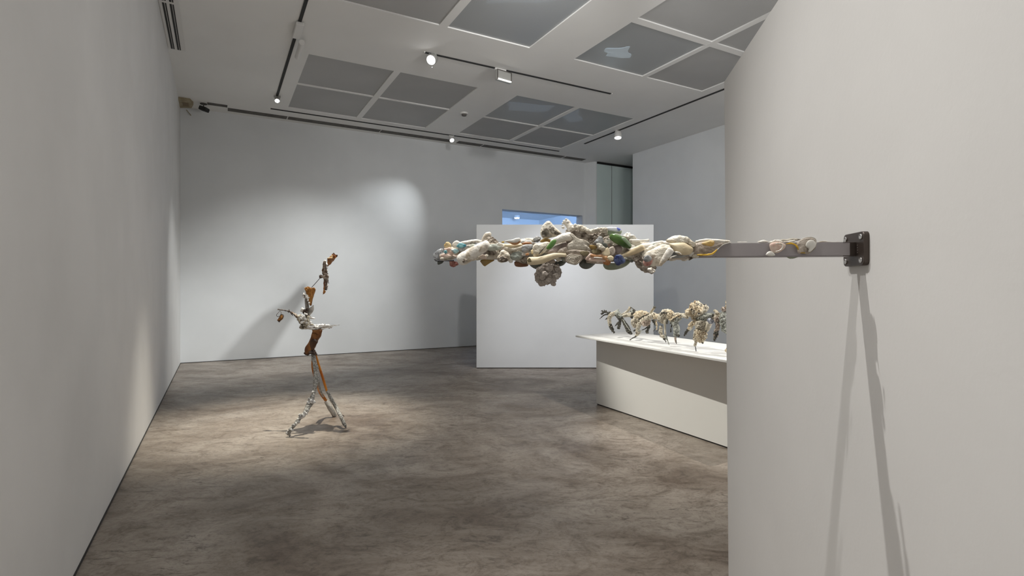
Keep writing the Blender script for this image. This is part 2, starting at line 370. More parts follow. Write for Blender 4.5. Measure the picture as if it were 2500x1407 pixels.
# beige box in the corner
jb = empty('junction_box', AB(11.9, -.5, CEIL), 'beige junction box tucked in the corner of the left and back walls', 'junction box')
BEIGE = mat('beige_board', (.30, .25, .16), (.42, .36, .25), 9, .8)
bm = bmesh.new(); prism(bm, [AB(11.66, LB), AB(11.66, -.47), AB(11.85, -.42), AB(12.1, -.46), AB(12.2, LB)], CEIL-.05, CEIL)
link('box', bm, BEIGE, jb)
bm = bmesh.new(); p = px(455, 262, F*3.538/(HOR-262)); cyl(bm, (p.x, p.y, CEIL-.05), (p.x+.09, p.y, CEIL-.16), .008); link('cable', bm, BEIGE, jb)
bm = bmesh.new(); abox(bm, 11.8, 12.0, -.60, -.50, CEIL-.054, CEIL-.05); link('cover_plate', bm, mat('brown_board', (.2, .15, .09)), jb)
# black camera
p = px(497, 256, F*3.5/(HOR-258)); p.z = CEIL
bc = empty('security_camera', p, 'small black security camera hanging in the far left ceiling corner', 'camera')
bm = bmesh.new(); cyl(bm, p, p-Vector((0, 0, .012)), .06); link('mount', bm, SLOT, bc)
bm = bmesh.new(); cyl(bm, p-Vector((0, 0, .01)), p-Vector((0, 0, .07)), .01); link('stem', bm, SLOT, bc)
bm = bmesh.new(); obb(bm, p-Vector((-.01, 0, .105)), (.06, .01, -.018), (0, .07, 0), (.012, 0, .036)); bmesh.ops.bevel(bm, geom=bm.edges[:], offset=.008, segments=2, affect='EDGES'); link('body', bm, BLACKM, bc)

# track spotlights
def spotlight(p, aim, label, r=.055, ln=.13, stem=.09, body=WHITEM):
    p = Vector(p); t = empty('track_spotlight', p, label, 'spotlight', 'spotlights on the ceiling tracks')
    bm = bmesh.new(); obb(bm, p-Vector((0, 0, .018)), (.055, .02, 0), (-.006, .016, 0), (0, 0, .018)); link('adapter', bm, body, t)
    bm = bmesh.new(); cyl(bm, p-Vector((0, 0, .03)), p-Vector((0, 0, .03+stem)), .010); link('stem', bm, body, t)
    h = p-Vector((0, 0, .03+stem)); d = Vector(aim).normalized()
    bm = bmesh.new(); prof = [(-.5, .55), (-.46, .78), (-.3, .92), (0, 1), (.5, 1), (.5, .9), (.42, .86)]
    n = 24; u = d.orthogonal().normalized(); v = d.cross(u); rings = []
    for (q, rr) in prof: rings.append([bm.verts.new(h+d*q*ln+(u*math.cos(2*math.pi*i/n)+v*math.sin(2*math.pi*i/n))*r*rr) for i in range(n)])
    for a, b in zip(rings, rings[1:]):
        for i in range(n): bm.faces.new((a[i], a[(i+1) % n], b[(i+1) % n], b[i]))
    bm.faces.new(rings[0][::-1]); link('housing', bm, body, t, True)
    bm = bmesh.new(); cyl(bm, h+d*ln*.40, h+d*ln*.43, r*.86, n=24); link('lens', bm, LAMPE, t)
    return t, h
def cpt(x, y): 
    Y = F*3.538/(HOR-y); return Vector(((x-1250)/F*Y, Y, CEIL))
spotlight(cpt(1056, 131), (-.25, -.75, -.6), 'spotlight with a large lit lens at the left end of the short middle track', .078, .14, .05, GREYM)
LASTSP = [o for o in C.objects if o.name.startswith('track_spotlight')][0]
def wallpt(x, y):
    r = (x-1250)/F; Yw = BA/(AX.x*r+AX.y)     # ray meets the back wall plane a = BA
    return px(x, y, Yw)
def wedge_leaf(poly):  # added leaf, shaped to cast the wedge shadow on the back wall
    P = [wallpt(*p) for p in poly]; c = sum(P, Vector())/len(P); d = (c-CORNER).normalized(); D = .065
    Q = [CORNER+(p-CORNER)*(D/((p-CORNER).dot(d))) for p in P]
    bm = bmesh.new(); A = [bm.verts.new(q) for q in Q]; B = [bm.verts.new(q-d*.0006) for q in Q]; n = len(Q)
    bm.faces.new(A); bm.faces.new(B[::-1])
    for i in range(n): bm.faces.new((A[i], A[(i+1) % n], B[(i+1) % n], B[i]))
    return link('wedge_blocker', bm, BLACKM, LASTSP, label='thin black leaf added to cast the wedge shadow')
LASTSP.update_tag()
wedge_leaf([(749, 692), (733, 700), (700, 735), (672, 752), (645, 765), (600, 808), (520, 900), (500, 940), (640, 930), (662, 860), (700, 800), (745, 728)])
t3, h3 = spotlight(AB(11.545, 4.75, CEIL), (.30, -.62, -.72), 'small spotlight hanging from the track along the back wall', .055, .12, .06)
spotlight(AB(9.38, 7.9, CEIL), (-.05, -.25, -1), 'white cylindrical spotlight pointing straight down from the right hand track', .085, .16, .07)
spotlight(AB(10.72, .95, CEIL), (.25, -.6, -.75), 'spotlight at the far end of the track by the left wall', .045, .14, .03, GREYM)
# wall washer on the middle track
p = AB(7.66, 3.98, CEIL)
wf = empty('wall_washer', p, 'rectangular white floodlight hanging from the short middle track', 'floodlight')
R_ = Vector((.80, .60, 0)).normalized(); D_ = Vector((.6, -.8, 0)).normalized()
c = px(1229, 187, p.y-.12)
bm = bmesh.new(); obb(bm, (p.x+.02, p.y, CEIL-.025), tuple(BX*.10), tuple(AX*.02), (0, 0, .022)); link('adapter', bm, WHITEM, wf)
bm = bmesh.new(); cyl(bm, (p.x, p.y, CEIL-.03), c+Vector((0, 0, .07)), .012); link('arm', bm, WHITEM, wf)
bm = bmesh.new(); obb(bm, c, tuple(R_*.150), tuple(D_*.03), (0, 0, .085)); bmesh.ops.bevel(bm, geom=bm.edges[:], offset=.008, segments=2, affect='EDGES'); link('housing', bm, GREYM, wf)
bm = bmesh.new()
for s in (-1, 1): obb(bm, c+D_*.032+R_*.135*s, tuple(R_*.008), tuple(D_*.006), (0, 0, .078))
obb(bm, c+D_*.032+Vector((0, 0, .075)), tuple(R_*.14), tuple(D_*.006), (0, 0, .006)); link('bezel', bm, SLOT, wf)
bm = bmesh.new(); obb(bm, c+D_*.034-Vector((0, 0, .07)), tuple(R_*.13), tuple(D_*.008), (0, 0, .007)); link('lamp_tube', bm, LAMPE2, wf)
# projector-like unit and driver boxes on the left track
for (a, ln, lab, w_) in ((6.9, .55, 'white power unit boxed onto the track by the left wall, nearest the camera', .07), (7.72, .62, 'long white tubular spotlight on the track by the left wall', .05)):
    pass
t = empty('track_power_unit', AB(7.75, .95, CEIL), 'white box with a tubular lamp on the track by the left wall', 'track unit')
bm = bmesh.new(); abox(bm, 7.55, 8.0, .90, 1.0, CEIL-.06, CEIL-.014); bmesh.ops.bevel(bm, geom=bm.edges[:], offset=.006, segments=1, affect='EDGES'); link('housing', bm, WHITEM, t)
bm = bmesh.new(); cyl(bm, AB(8.0, 1.03, CEIL-.09), AB(8.5, 1.03, CEIL-.11), .04, n=20); link('lamp_tube', bm, WHITEM, t)
bm = bmesh.new(); cyl(bm, AB(8.5, 1.03, CEIL-.11), AB(8.52, 1.03, CEIL-.11), .03, n=20); link('cap', bm, SLOT, t)

# ------------------------------------------------------------------ plinth and table top
tz = .88
FL = Vector((.814, 6.83)); BL = Vector((1.644, 7.394)); dT = (Vector((1.822, 4.478))-FL).normalized()
NEARL = 2.87
FN = FL+dT*NEARL; BN = BL+dT*(NEARL+.05)
tb = empty('display_plinth', (1.9, 5.6, 0), 'long white display plinth with a thin overhanging top beside the near wall', 'plinth')
bm = bmesh.new(); prism(bm, [FL, FN, BN, BL], tz-.022, tz)
bmesh.ops.bevel(bm, geom=bm.edges[:], offset=.003, segments=2, affect='EDGES'); link('table_top', bm, TOPM, tb)
p0 = flo(1456, 988).to_2d(); p1 = flo(1779, 1097).to_2d(); dp = (p1-p0).normalized(); npr = Vector((-dp.y, dp.x))
if npr.x < 0: npr = -npr
pe = p0+dp*2.55
bm = bmesh.new(); prism(bm, [p0, pe, pe+npr*.45, p0+npr*.45], .015, tz-.022); link('base', bm, PLIN, tb)
q0 = p0+npr*.008+dp*.008; qe = pe+npr*.008
bm = bmesh.new(); prism(bm, [q0, qe, qe+npr*.42, q0+npr*.42], 0, .015); link('foot_gap', bm, DARK, tb)

# ------------------------------------------------------------------ sculpting tools
def ringmesh(rings, closed_ends=True):
    bm = bmesh.new(); vr = [[bm.verts.new(p) for p in r] for r in rings]
    for a, b in zip(vr, vr[1:]):
        n = len(a)
        for i in range(n): bm.faces.new((a[i], a[(i+1) % n], b[(i+1) % n], b[i]))
    if closed_ends:
        for r, fl in ((vr[0], 1), (vr[-1], 0)):
            c = bm.verts.new(sum((v.co for v in r), Vector())/len(r))
            for i in range(len(r)):
                f = (r[(i+1) % len(r)], r[i], c) if fl else (r[i], r[(i+1) % len(r)], c)
                bm.faces.new(f)
    return bm
def catmull(P, n, closed=False):
    out = []; m = len(P)
    segs = m if closed else m-1
    for k in range(n):
        t = k/n*segs if closed else k/(n-1)*segs
        i = min(int(t), segs-1); u = t-i
        g = (lambda j: P[j % m]) if closed else (lambda j: P[max(0, min(m-1, j))])
        a, b, c, d = g(i-1), g(i), g(i+1), g(i+2)
        out.append(tuple(.5*((2*b[q])+(-a[q]+c[q])*u+(2*a[q]-5*b[q]+4*c[q]-d[q])*u*u+(-a[q]+3*b[q]-3*c[q]+d[q])*u**3) for q in range(len(a))))
    return out
SEED = [0]
def rough_it(bm, amp, freq, ridged=False):
    SEED[0] += 1; off = Vector((SEED[0]*3.7, SEED[0]*1.3, SEED[0]*2.1))
    bm.normal_update()
    mv = []
    for v in bm.verts:
        q = v.co*freq+off
        h = noise.noise(q)+.5*noise.noise(q*2.3)+.25*noise.noise(q*5.1)
        if ridged: h = .35-abs(noise.noise(q))*1.6-.5*abs(noise.noise(q*2.7))+.3*noise.noise(q*6)
        mv.append(v.normal*h*amp)
    for v, d in zip(bm.verts, mv): v.co += d
class Frame:
    def __init__(s, ox, oy, sc_, ymap): s.ox, s.oy, s.s, s.y = ox, oy, sc_, ymap
    def P(s, x, y): return s.ox+x/s.s, s.oy+y/s.s
def blob(fr, name, m, pts, d=0, th=.6, rough=.0, freq=40, parent=None, label=None, N=44, M=9, power=.5, back=1.0, ridged=False, dish=0):
    """pillow-like solid grown from an outline; th = half thickness relative to the smaller half size"""
    pp = [fr.P(*p) for p in pts]
    cx = sum(p[0] for p in pp)/len(pp)
    Y = fr.y(cx)-d
    cur = catmull(pp, N, True)
    W3 = [px(x, y, Y) for x, y in cur]; c = sum(W3, Vector())/N
    size = sorted((p-c).length for p in W3)[N//4]
    t = size*th
    rings = []
    for k in range(-M, M+1):
        a = k/M*math.pi/2
        sc_ = max(.02, math.cos(a))**power; dd = math.sin(a)*t*(1 if k > 0 else back)
        if dish and k > 0: dd = t*math.sin(a)*(1-dish*(1-sc_)*1.6)
        rings.append([c+(p-c)*sc_+Vector((0, -1, 0))*dd for p in W3])
    bm = ringmesh(rings)
    if rough: rough_it(bm, rough, freq, ridged)
    return link(name, bm, m, parent, True, label)
def tube(fr, name, m, path, d=0, flat=1.0, rough=0, freq=40, parent=None, label=None, n=18, steps=None, ridged=False, power=.5):
    """path of (x, y, r) or (x, y, r, d)"""
    pts = []
    for p in path:
        x, y = fr.P(p[0], p[1]); pts.append((x, y, p[2]/fr.s, p[3] if len(p) > 3 else d))
    steps = steps or max(10, 7*len(pts))
    cur = catmull(pts, steps)
    W3 = [px(x, y, fr.y(x)-dd) for x, y, r, dd in cur]; R = [max(.0008, r*(fr.y(x)-dd)/F) for x, y, r, dd in cur]
    rings = []; nst = len(W3)
    def frame_at(i):
        T_ = (W3[min(i+1, nst-1)]-W3[max(i-1, 0)]).normalized()
        e3 = Vector((0, -1, 0)); u = T_.cross(e3)
        if u.length < 1e-4: u = T_.orthogonal()
        u.normalize(); v = T_.cross(u).normalized(); return T_, u, v
    for end, rng in ((0, (80, 60, 40, 20)), (1, ()), ):
        if end == 0:
            T_, u, v = frame_at(0)
            for a in rng:
                a = math.radians(a); c = W3[0]-T_*R[0]*math.sin(a)*.7
                rings.append([c+(u*math.cos(q)+v*math.sin(q)*flat)*R[0]*math.cos(a) for q in [2*math.pi*j/n for j in range(n)]])
    for i in range(nst):
        T_, u, v = frame_at(i)
        rings.append([W3[i]+(u*math.cos(q)+v*math.sin(q)*flat)*R[i] for q in [2*math.pi*j/n for j in range(n)]])
    T_, u, v = frame_at(nst-1)
    for a in (20, 40, 60, 80):
        a = math.radians(a); c = W3[-1]+T_*R[-1]*math.sin(a)*.7
        rings.append([c+(u*math.cos(q)+v*math.sin(q)*flat)*R[-1]*math.cos(a) for q in [2*math.pi*j/n for j in range(n)]])
    bm = ringmesh(rings)
    if rough: rough_it(bm, rough, freq, ridged)
    return link(name, bm, m, parent, True, label)

# sculpture materials
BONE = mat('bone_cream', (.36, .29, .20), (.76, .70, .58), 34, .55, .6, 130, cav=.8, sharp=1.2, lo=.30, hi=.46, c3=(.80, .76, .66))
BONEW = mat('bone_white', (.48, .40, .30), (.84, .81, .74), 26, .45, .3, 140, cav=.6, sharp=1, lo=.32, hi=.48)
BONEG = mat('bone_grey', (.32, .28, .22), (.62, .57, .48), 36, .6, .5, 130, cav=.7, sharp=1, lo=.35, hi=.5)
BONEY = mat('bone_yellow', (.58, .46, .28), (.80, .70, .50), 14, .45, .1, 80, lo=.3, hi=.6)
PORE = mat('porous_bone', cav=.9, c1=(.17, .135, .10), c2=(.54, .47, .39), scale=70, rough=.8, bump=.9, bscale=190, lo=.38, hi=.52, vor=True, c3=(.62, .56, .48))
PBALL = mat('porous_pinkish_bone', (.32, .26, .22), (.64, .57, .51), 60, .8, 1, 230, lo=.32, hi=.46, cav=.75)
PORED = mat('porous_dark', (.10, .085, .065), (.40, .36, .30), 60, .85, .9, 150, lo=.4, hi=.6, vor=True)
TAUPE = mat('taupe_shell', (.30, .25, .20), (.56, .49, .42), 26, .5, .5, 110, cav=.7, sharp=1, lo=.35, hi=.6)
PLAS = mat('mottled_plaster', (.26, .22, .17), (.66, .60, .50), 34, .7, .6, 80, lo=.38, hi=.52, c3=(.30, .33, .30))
GREEN = mat('green_glaze', (.02, .055, .012), (.10, .20, .04), 18, .12, 0, lo=.35, hi=.6, coat=.6)
GREENP = mat('pale_green_glaze', (.28, .38, .24), (.55, .62, .48), 16, .2, coat=.4)
LEAF = mat('leaf_green_glass', (.08, .20, .045), (.16, .32, .09), 12, .25)
BLUE = mat('blue_glaze', (.01, .02, .10), (.10, .15, .33), 50, .2, .2, coat=.5, lo=.4, hi=.65)
CHINA = mat('blue_and_white_china', (.08, .12, .50), (.82, .85, .92), 75, .2, coat=.5, lo=.43, hi=.5)
TEAL = mat('teal_glaze', (.02, .20, .27), (.30, .60, .62), 60, .3, .2, lo=.4, hi=.62)
TEALP = mat('pale_teal_glaze', (.30, .50, .52), (.68, .74, .72), 60, .4, .2, lo=.4, hi=.6)
PATINA = mat('patina_stone', (.24, .27, .24), (.52, .54, .47), 26, .6, .4, lo=.35, hi=.6)
SLATE = mat('slate_grey', (.15, .16, .165), (.46, .46, .45), 34, .5, .4, lo=.35, hi=.6)
DGLASS = mat('dark_bottle_glass', (.035, .042, .035), (.13, .14, .12), 14, .12, coat=.6)
DISH = mat('olive_glass_dish', (.12, .15, .09), (.28, .31, .22), 14, .2, coat=.5)
AMBER = mat('amber_glass', (.22, .13, .03), (.42, .28, .08), 12, .15, coat=.5)
TERRA = mat('terracotta_glaze', (.10, .04, .02), (.26, .12, .06), 20, .3, coat=.3)
CORAL = mat('red_coral', (.30, .10, .08), (.62, .34, .28), 70, .6, .5, lo=.4, hi=.6)
PINK = mat('pink_shell', (.62, .40, .32), (.80, .70, .60), 30, .4, lo=.35, hi=.6)
YELL = mat('yellow_shell', (.62, .40, .12), (.85, .72, .45), 40, .4, .2, lo=.4, hi=.6)
ORNG = mat('orange_coral', (.40, .16, .05), (.64, .36, .18), 30, .5, .3, lo=.4, hi=.6)
MUST = mat('mustard_edge', (.38, .24, .02), (.75, .45, .03), 20, .35)
MAUVE = mat('mauve_stone', (.17, .125, .11), (.38, .31, .28), 24, .6, .3)
OLIVE = mat('olive_brown', (.10, .08, .03), (.28, .23, .13), 30, .5, .4)
WIRE = mat('dark_wire', (.03, .03, .035), rough=.4, metallic=.6)
GGLASS = mat('grey_glass_end', (.13, .14, .15), (.50, .52, .55), 55, .15, lo=.4, hi=.6, coat=.6, sharp=2)
PEARL = mat('pearl_shell', (.60, .58, .52), (.82, .80, .75), 20, .25, coat=.4)
STEEL = mat('painted_steel_bar', (.34, .315, .325), (.37, .345, .35), 3, .42, metallic=.2)
PLATE = mat('bronze_plate', (.075, .058, .05), (.10, .078, .066), 6, .36, metallic=.5)
CHROME = mat('chrome_bolt', (.8, .8, .8), rough=.2, metallic=1)

# ------------------------------------------------------------------ wall bar sculpture
# base point on the near wall at image x 2096
rx = (2096-1250)/F
tS = (rx*NP.y-NP.x)/(NU.x-rx*NU.y)
PB = NP+NU*tS
def ybar(x):
    r = (x-1250)/F      # ray (r,1); bar axis: PB + NN*s  -> solve
    s = (r*PB.y-PB.x)/(NN.x-r*NN.y)
    return PB.y+NN.y*s
zb = EYE+(HOR-609.7)/F*ybar(2060); hb = .0175
bar = empty('bone_bar_sculpture', (PB.x, PB.y, zb), 'long encrusted bone, shell and pottery sculpture on a steel bar fixed to the near wall', 'sculpture')
def bpt(s, dz=0, du=0): return Vector((PB.x, PB.y, zb+dz))+NN*s+NU*du
bm = bmesh.new(); obb(bm, bpt(.50), NN*.475, NU*hb, Vector((0, 0, hb))); bmesh.ops.bevel(bm, geom=bm.edges[:], offset=.0025, segments=2, affect='EDGES')
link('square_bar', bm, STEEL, bar, label='grey square steel bar')
bm = bmesh.new(); obb(bm, bpt(.026), NN*.016, NU*(hb-.002), Vector((0, 0, hb-.001))); link('collar', bm, PLATE, bar)
# rounded mounting plate
def rounded_plate(bm, cx, hw, hh, r, s0, s1):
    out = []
    for (sx, sz, a0) in ((1, 1, 0), (-1, 1, 90), (-1, -1, 180), (1, -1, 270)):
        for k in range(7):
            a = math.radians(a0+k*15); out.append((sx*(hw-r)+r*math.cos(a), sz*(hh-r)+r*math.sin(a)))
    rings = [[bpt(s, y, x) for x, y in [(x*q, y*q) for x, y in out]] for s, q in ((s0, 1), (s1-.0015, 1), (s1, .975))]
    vr = [[bm.verts.new(p) for p in r_] for r_ in rings]
    for a, b in zip(vr, vr[1:]):
        for i in range(len(a)): bm.faces.new((a[i], a[(i+1) % len(a)], b[(i+1) % len(a)], b[i]))
    bm.faces.new(vr[0][::-1]); bm.faces.new(vr[-1])
bm = bmesh.new(); rounded_plate(bm, 0, .052, .0405, .012, 0, .012); link('mounting_plate', bm, PLATE, bar, label='dark bronze mounting plate with rounded corners')
for du in (-.038, .038):
    for dz in (-.028, .028):
        bm = bmesh.new(); N_ = 24; rings = []
        for rr, ss in ((.0066, .012), (.0066, .0145), (.0045, .0148), (.0040, .0125)):
            rings.append([bpt(ss, dz+rr*math.sin(2*math.pi*i/N_), du+rr*math.cos(2*math.pi*i/N_)) for i in range(N_)])
        bm2 = ringmesh(rings); bm.free(); link('bolt', bm2, CHROME, bar, True)
# faint engraved marks on the plate edge
for k in range(4):
    bm = bmesh.new(); obb(bm, bpt(.0123, .009-k*.006, -.0215), NN*.0004, NU*.0012, Vector((0, 0, .0013))); link('engraved_mark', bm, mat('engraving', (.14, .12, .11)), bar)

Fa = Frame(1050, 540, 10.825, ybar); Fb = Frame(1220, 530, 8.04, ybar); Fc = Frame(1370, 530, 10.05, ybar)
Fd = Frame(1540, 560, 9.615, ybar); Fe = Frame(1830, 565, 11.364, ybar)
def B_(fr, nm, m, pts, d=.03, th=.6, rough=.0012, freq=70, label=None, **k): return blob(fr, nm, m, pts, d, th, rough, freq, bar, label, **k)
def T_(fr, nm, m, path, d=.03, flat=1.0, rough=.001, freq=60, label=None, **k): return tube(fr, nm, m, path, d, flat, rough, freq, bar, label, **k)
FP = Frame(0, 0, 1, ybar)
T_(FP, 'plaster_core', PLAS, [(1100, 618, 14), (1180, 612, 16), (1250, 614, 18), (1330, 612, 20), (1420, 606, 30), (1500, 606, 32), (1560, 612, 24), (1620, 614, 18), (1700, 612, 13)], d=0, rough=.004, freq=45, n=28, steps=90)
# --- left end
B_(Fa, 'bottle_base', GGLASS, [(85, 900), (120, 820), (220, 750), (340, 725), (355, 900), (290, 1030), (120, 1040)], .0, .5, .001, label='grey glass bottle end')
T_(Fa, 'resin', TAUPE, [(300, 950, 80), (480, 900, 110), (640, 850, 120)], .005, 1)
B_(Fa, 'glass_lip', DGLASS, [(195, 1070), (360, 1050), (335, 1110), (250, 1150), (205, 1150)], .0, .4)
T_(Fa, 'rod', WIRE, [(150, 1052, 9), (380, 1050, 12), (620, 1045, 12)], .03)
T_(Fa, 'resin', BONEG, [(290, 1000, 40), (450, 990, 45), (600, 960, 60)], .022)
B_(Fa, 'shell', YELL, [(362, 650), (400, 600), (460, 552), (530, 590), (575, 680), (470, 735), (390, 705)], .035, .6, .002, 90, 'yellow ribbed shell')
B_(Fa, 'shell', PINK, [(360, 715), (460, 700), (560, 695), (640, 800), (600, 900), (500, 930), (440, 850), (365, 790)], .04, .5, .002, 90, 'pink shell fragment')
B_(Fa, 'shell', PINK, [(285, 890), (420, 865), (560, 910), (500, 960), (400, 975), (310, 950)], .05, .4, .001, 90)
B_(Fa, 'shard', TEAL, [(365, 790), (435, 775), (450, 840), (390, 862)], .052, .5, .001, 90, 'teal glazed shard')
B_(Fa, 'bone', BONEW, [(580, 620), (620, 560), (690, 522), (780, 545), (850, 600), (740, 680), (620, 690)], .02, .7)
B_(Fa, 'shard', TEAL, [(690, 680), (740, 610), (810, 575), (960, 635), (900, 690), (780, 712)], .042, .5, .001, 90, 'teal glazed shard')
B_(Fa, 'shard', TEALP, [(565, 760), (640, 735), (730, 740), (760, 800), (660, 860), (600, 810)], .042, .5, .001, 90, 'pale teal shard')
B_(Fa, 'shard', SLATE, [(740, 720), (900, 700), (1000, 640), (960, 740), (800, 800)], .038, .5)
B_(Fa, 'coral', CORAL, [(505, 1065), (560, 1040), (640, 1060), (755, 1130), (680, 1190), (590, 1205), (540, 1170)], .015, .6, .003, 120, 'pinkish red coral')
T_(Fa, 'bone', BONEW, [(780, 600, 45), (950, 570, 50), (1120, 545, 55), (1240, 525, 45), (1350, 555, 45)], .015, label='long pale bone')
B_(Fa, 'bone_hollow', PORED, [(1060, 600), (1110, 540), (1200, 535), (1180, 590), (1100, 620)], .032, .3, .002, 90)
T_(Fa, 'bone', BONEW, [(830, 1025, 165), (950, 950, 178), (1120, 850, 160), (1320, 730, 145), (1500, 630, 130)], .045, .9, .0015, 35, 'large smooth white limb bone', n=26)
B_(Fa, 'bone_hollow', PORE, [(850, 1050), (920, 990), (990, 1040), (960, 1110), (880, 1110)], .084, .25, .001, 120)
T_(Fa, 'bone', BONEW, [(1400, 530, 60), (1450, 440, 62), (1510, 370, 70), (1570, 355, 72)], .01, .9, label='knuckle bone standing up')
B_(Fa, 'bone', PORE, [(1400, 520), (1500, 440), (1620, 405), (1700, 440), (1800, 560), (1740, 620), (1620, 640), (1500, 560)], .018, .5, .003, 80, 'porous brown bone')
B_(Fa, 'shell', BONEW, [(1580, 600), (1640, 575), (1760, 600), (1850, 560), (1990, 680), (1900, 720), (1750, 680)], .03, .4, .002, 60)
B_(Fa, 'stone', PATINA, [(1520, 700), (1590, 620), (1700, 610), (1790, 650), (1890, 690), (1820, 760), (1650, 790), (1530, 760)], .045, .5, .002, 60, 'green grey patinated stone')
B_(Fa, 'bone', PORE, [(1470, 830), (1540, 760), (1720, 770), (1780, 850), (1640, 900), (1520, 880)], .038, .5, .003, 80)
T_(Fa, 'bone', BONEG, [(1230, 1000, 50), (1450, 950, 70), (1650, 930, 95), (1800, 900, 90)], .02, 1)
B_(Fa, 'glass_shard', AMBER, [(1325, 1050), (1420, 1005), (1560, 1005), (1700, 1030), (1600, 1100), (1500, 1170), (1440, 1195), (1370, 1130)], .01, .35, .0008, 50, 'amber brown glass shard')
B_(Fa, 'vertebra', BONE, [(1780, 970), (1850, 840), (1930, 760), (2040, 810), (2120, 920), (2100, 1020), (2000, 1090), (1860, 1090), (1790, 1050)], .05, .7, .003, 70, 'knobbly white vertebra', back=.6)
B_(Fa, 'bone_hollow', PORE, [(1790, 1000), (1870, 930), (1990, 950), (2060, 990), (2020, 1070), (1880, 1080)], .078, .4, .002, 120)
B_(Fa, 'bone', BONEW, [(2070, 1040), (2110, 980), (2180, 1010), (2180, 1090), (2110, 1110)], .045, .7, .002, 90)
# --- second quarter
B_(Fb, 'shell', ORNG, [(110, 480), (250, 500), (400, 470), (380, 520), (290, 550), (190, 520)], .048, .5, .001, 60, 'orange edged shell')
B_(Fb, 'shell', PEARL, [(100, 470), (230, 440), (370, 412), (405, 450), (350, 495), (250, 510)], .05, .6, .001, 60)
B_(Fb, 'shell', ORNG, [(440, 510), (560, 500), (640, 515), (560, 545), (450, 540)], .048, .5, .001, 60)
B_(Fb, 'shell', BONEW, [(420, 480), (500, 448), (600, 460), (640, 500), (560, 520), (450, 520)], .045, .6, .002, 90)
B_(Fb, 'shell', MUST, [(30, 490), (80, 475), (100, 495), (60, 510)], .05, .5)
T_(Fb, 'bone', BONEY, [(120, 570, 45), (260, 570, 50), (430, 560, 45)], .035, 1)
T_(Fb, 'bone', BONE, [(110, 615, 28), (240, 640, 32), (340, 630, 32), (450, 590, 28)], .05, .9)
B_(Fb, 'stone', SLATE, [(430, 570), (540, 540), (650, 545), (640, 620), (540, 700), (450, 690)], .05, .4, .002, 60, 'blue grey stone')
B_(Fb, 'shell', SLATE, [(650, 430), (740, 385), (810, 410), (780, 470), (690, 500)], .02, .5, .003, 120, 'dark streaked shell')
T_(Fb, 'bone', BONE, [(420, 470, 40), (560, 450, 40), (680, 460, 45)], .01)
B_(Fb, 'shard', YELL, [(615, 665), (650, 650), (655, 710), (625, 720)], .056, .6)
B_(Fb, 'shard', ORNG, [(505, 725), (560, 712), (575, 745), (520, 760)], .056, .6)
B_(Fb, 'stone', BONEW, [(440, 720), (540, 680), (620, 700), (520, 760), (450, 760)], .047, .5, .003, 90)
B_(Fb, 'stone', PATINA, [(210, 760), (270, 680), (420, 690), (480, 750), (400, 830), (260, 850)], .045, .5, .003, 60, 'mottled green stone')
B_(Fb, 'bone', PORE, [(290, 810), (420, 790), (560, 790), (630, 880), (520, 920), (360, 880)], .04, .5, .003, 80)
B_(Fb, 'bone', BONE, [(640, 620), (680, 530), (780, 520), (930, 480), (1000, 540), (930, 650), (820, 740), (690, 790), (640, 720)], .05, .45, .001, 60, 'pale hollow bone')
T_(Fb, 'crack', WIRE, [(770, 725, 4), (860, 620, 5), (950, 515, 4)], .068)
B_(Fb, 'glass_shard', AMBER, [(790, 480), (860, 425), (960, 430), (1010, 460), (950, 510), (850, 505)], .03, .5)
B_(Fb, 'hip_bone', BONE, [(798, 330), (812, 220), (870, 125), (950, 72), (1015, 100), (1090, 200), (1220, 330), (1150, 370), (1050, 400), (940, 430), (850, 420)], .02, .35, .001, 40, 'triangular cream hip bone rising above the bar', N=56)
B_(Fb, 'bone_hollow', PORED, [(815, 300), (870, 230), (945, 210), (975, 300), (1020, 375), (930, 400), (840, 380)], .038, .25, .002, 120)
B_(Fb, 'bone_hollow', PORED, [(975, 195), (1045, 190), (1100, 270), (1200, 320), (1150, 350), (1040, 330), (985, 270)], .036, .25, .002, 120)
T_(Fb, 'bone', BONEW, [(1030, 500, 50), (1150, 440, 72), (1260, 400, 80), (1370, 380, 85)], .05, .8, .001, 60, 'thick white bone end')
B_(Fb, 'shard', LEAF, [(915, 610), (960, 540), (1030, 460), (1080, 440), (1115, 470), (1070, 560), (1000, 625), (940, 635)], .075, .35, .0005, 40, 'leaf green glass shard')
B_(Fb, 'stone', MAUVE, [(920, 710), (1000, 640), (1120, 560), (1300, 500), (1340, 600), (1200, 680), (1050, 740)], .045, .5, .002, 60, 'dark mauve stone')
B_(Fb, 'stone', TAUPE, [(1125, 690), (1190, 620), (1300, 590), (1345, 660), (1300, 740), (1190, 735)], .05, .6, .002, 60)
T_(Fb, 'bone', BONEY, [(590, 865, 78), (750, 860, 76), (900, 820, 72), (1060, 765, 55), (1180, 750, 38), (1290, 755, 35)], .06, .8, .0008, 40, 'long smooth yellowish bone', n=24)
B_(Fb, 'bone_hollow', OLIVE, [(540, 850), (580, 800), (625, 870), (575, 885)], .08, .4)
B_(Fb, 'glass_shard', TERRA, [(292, 880), (400, 880), (520, 910), (560, 940), (530, 970), (400, 985), (305, 965)], .01, .4, .0008, 50, 'red brown glazed shard')
B_(Fb, 'glass_shard', DGLASS, [(590, 940), (800, 900), (1050, 870), (1290, 850), (1280, 920), (1170, 970), (1000, 960), (860, 970), (740, 1030)], .005, .3, .001, 50, 'dark grey glass shard')
ball = [(697, 1130), (715, 1050), (790, 985), (880, 925), (990, 905), (1090, 930), (1175, 990), (1192, 1080), (1180, 1170), (1110, 1240), (1060, 1325), (1000, 1300), (890, 1330), (780, 1310), (712, 1240)]
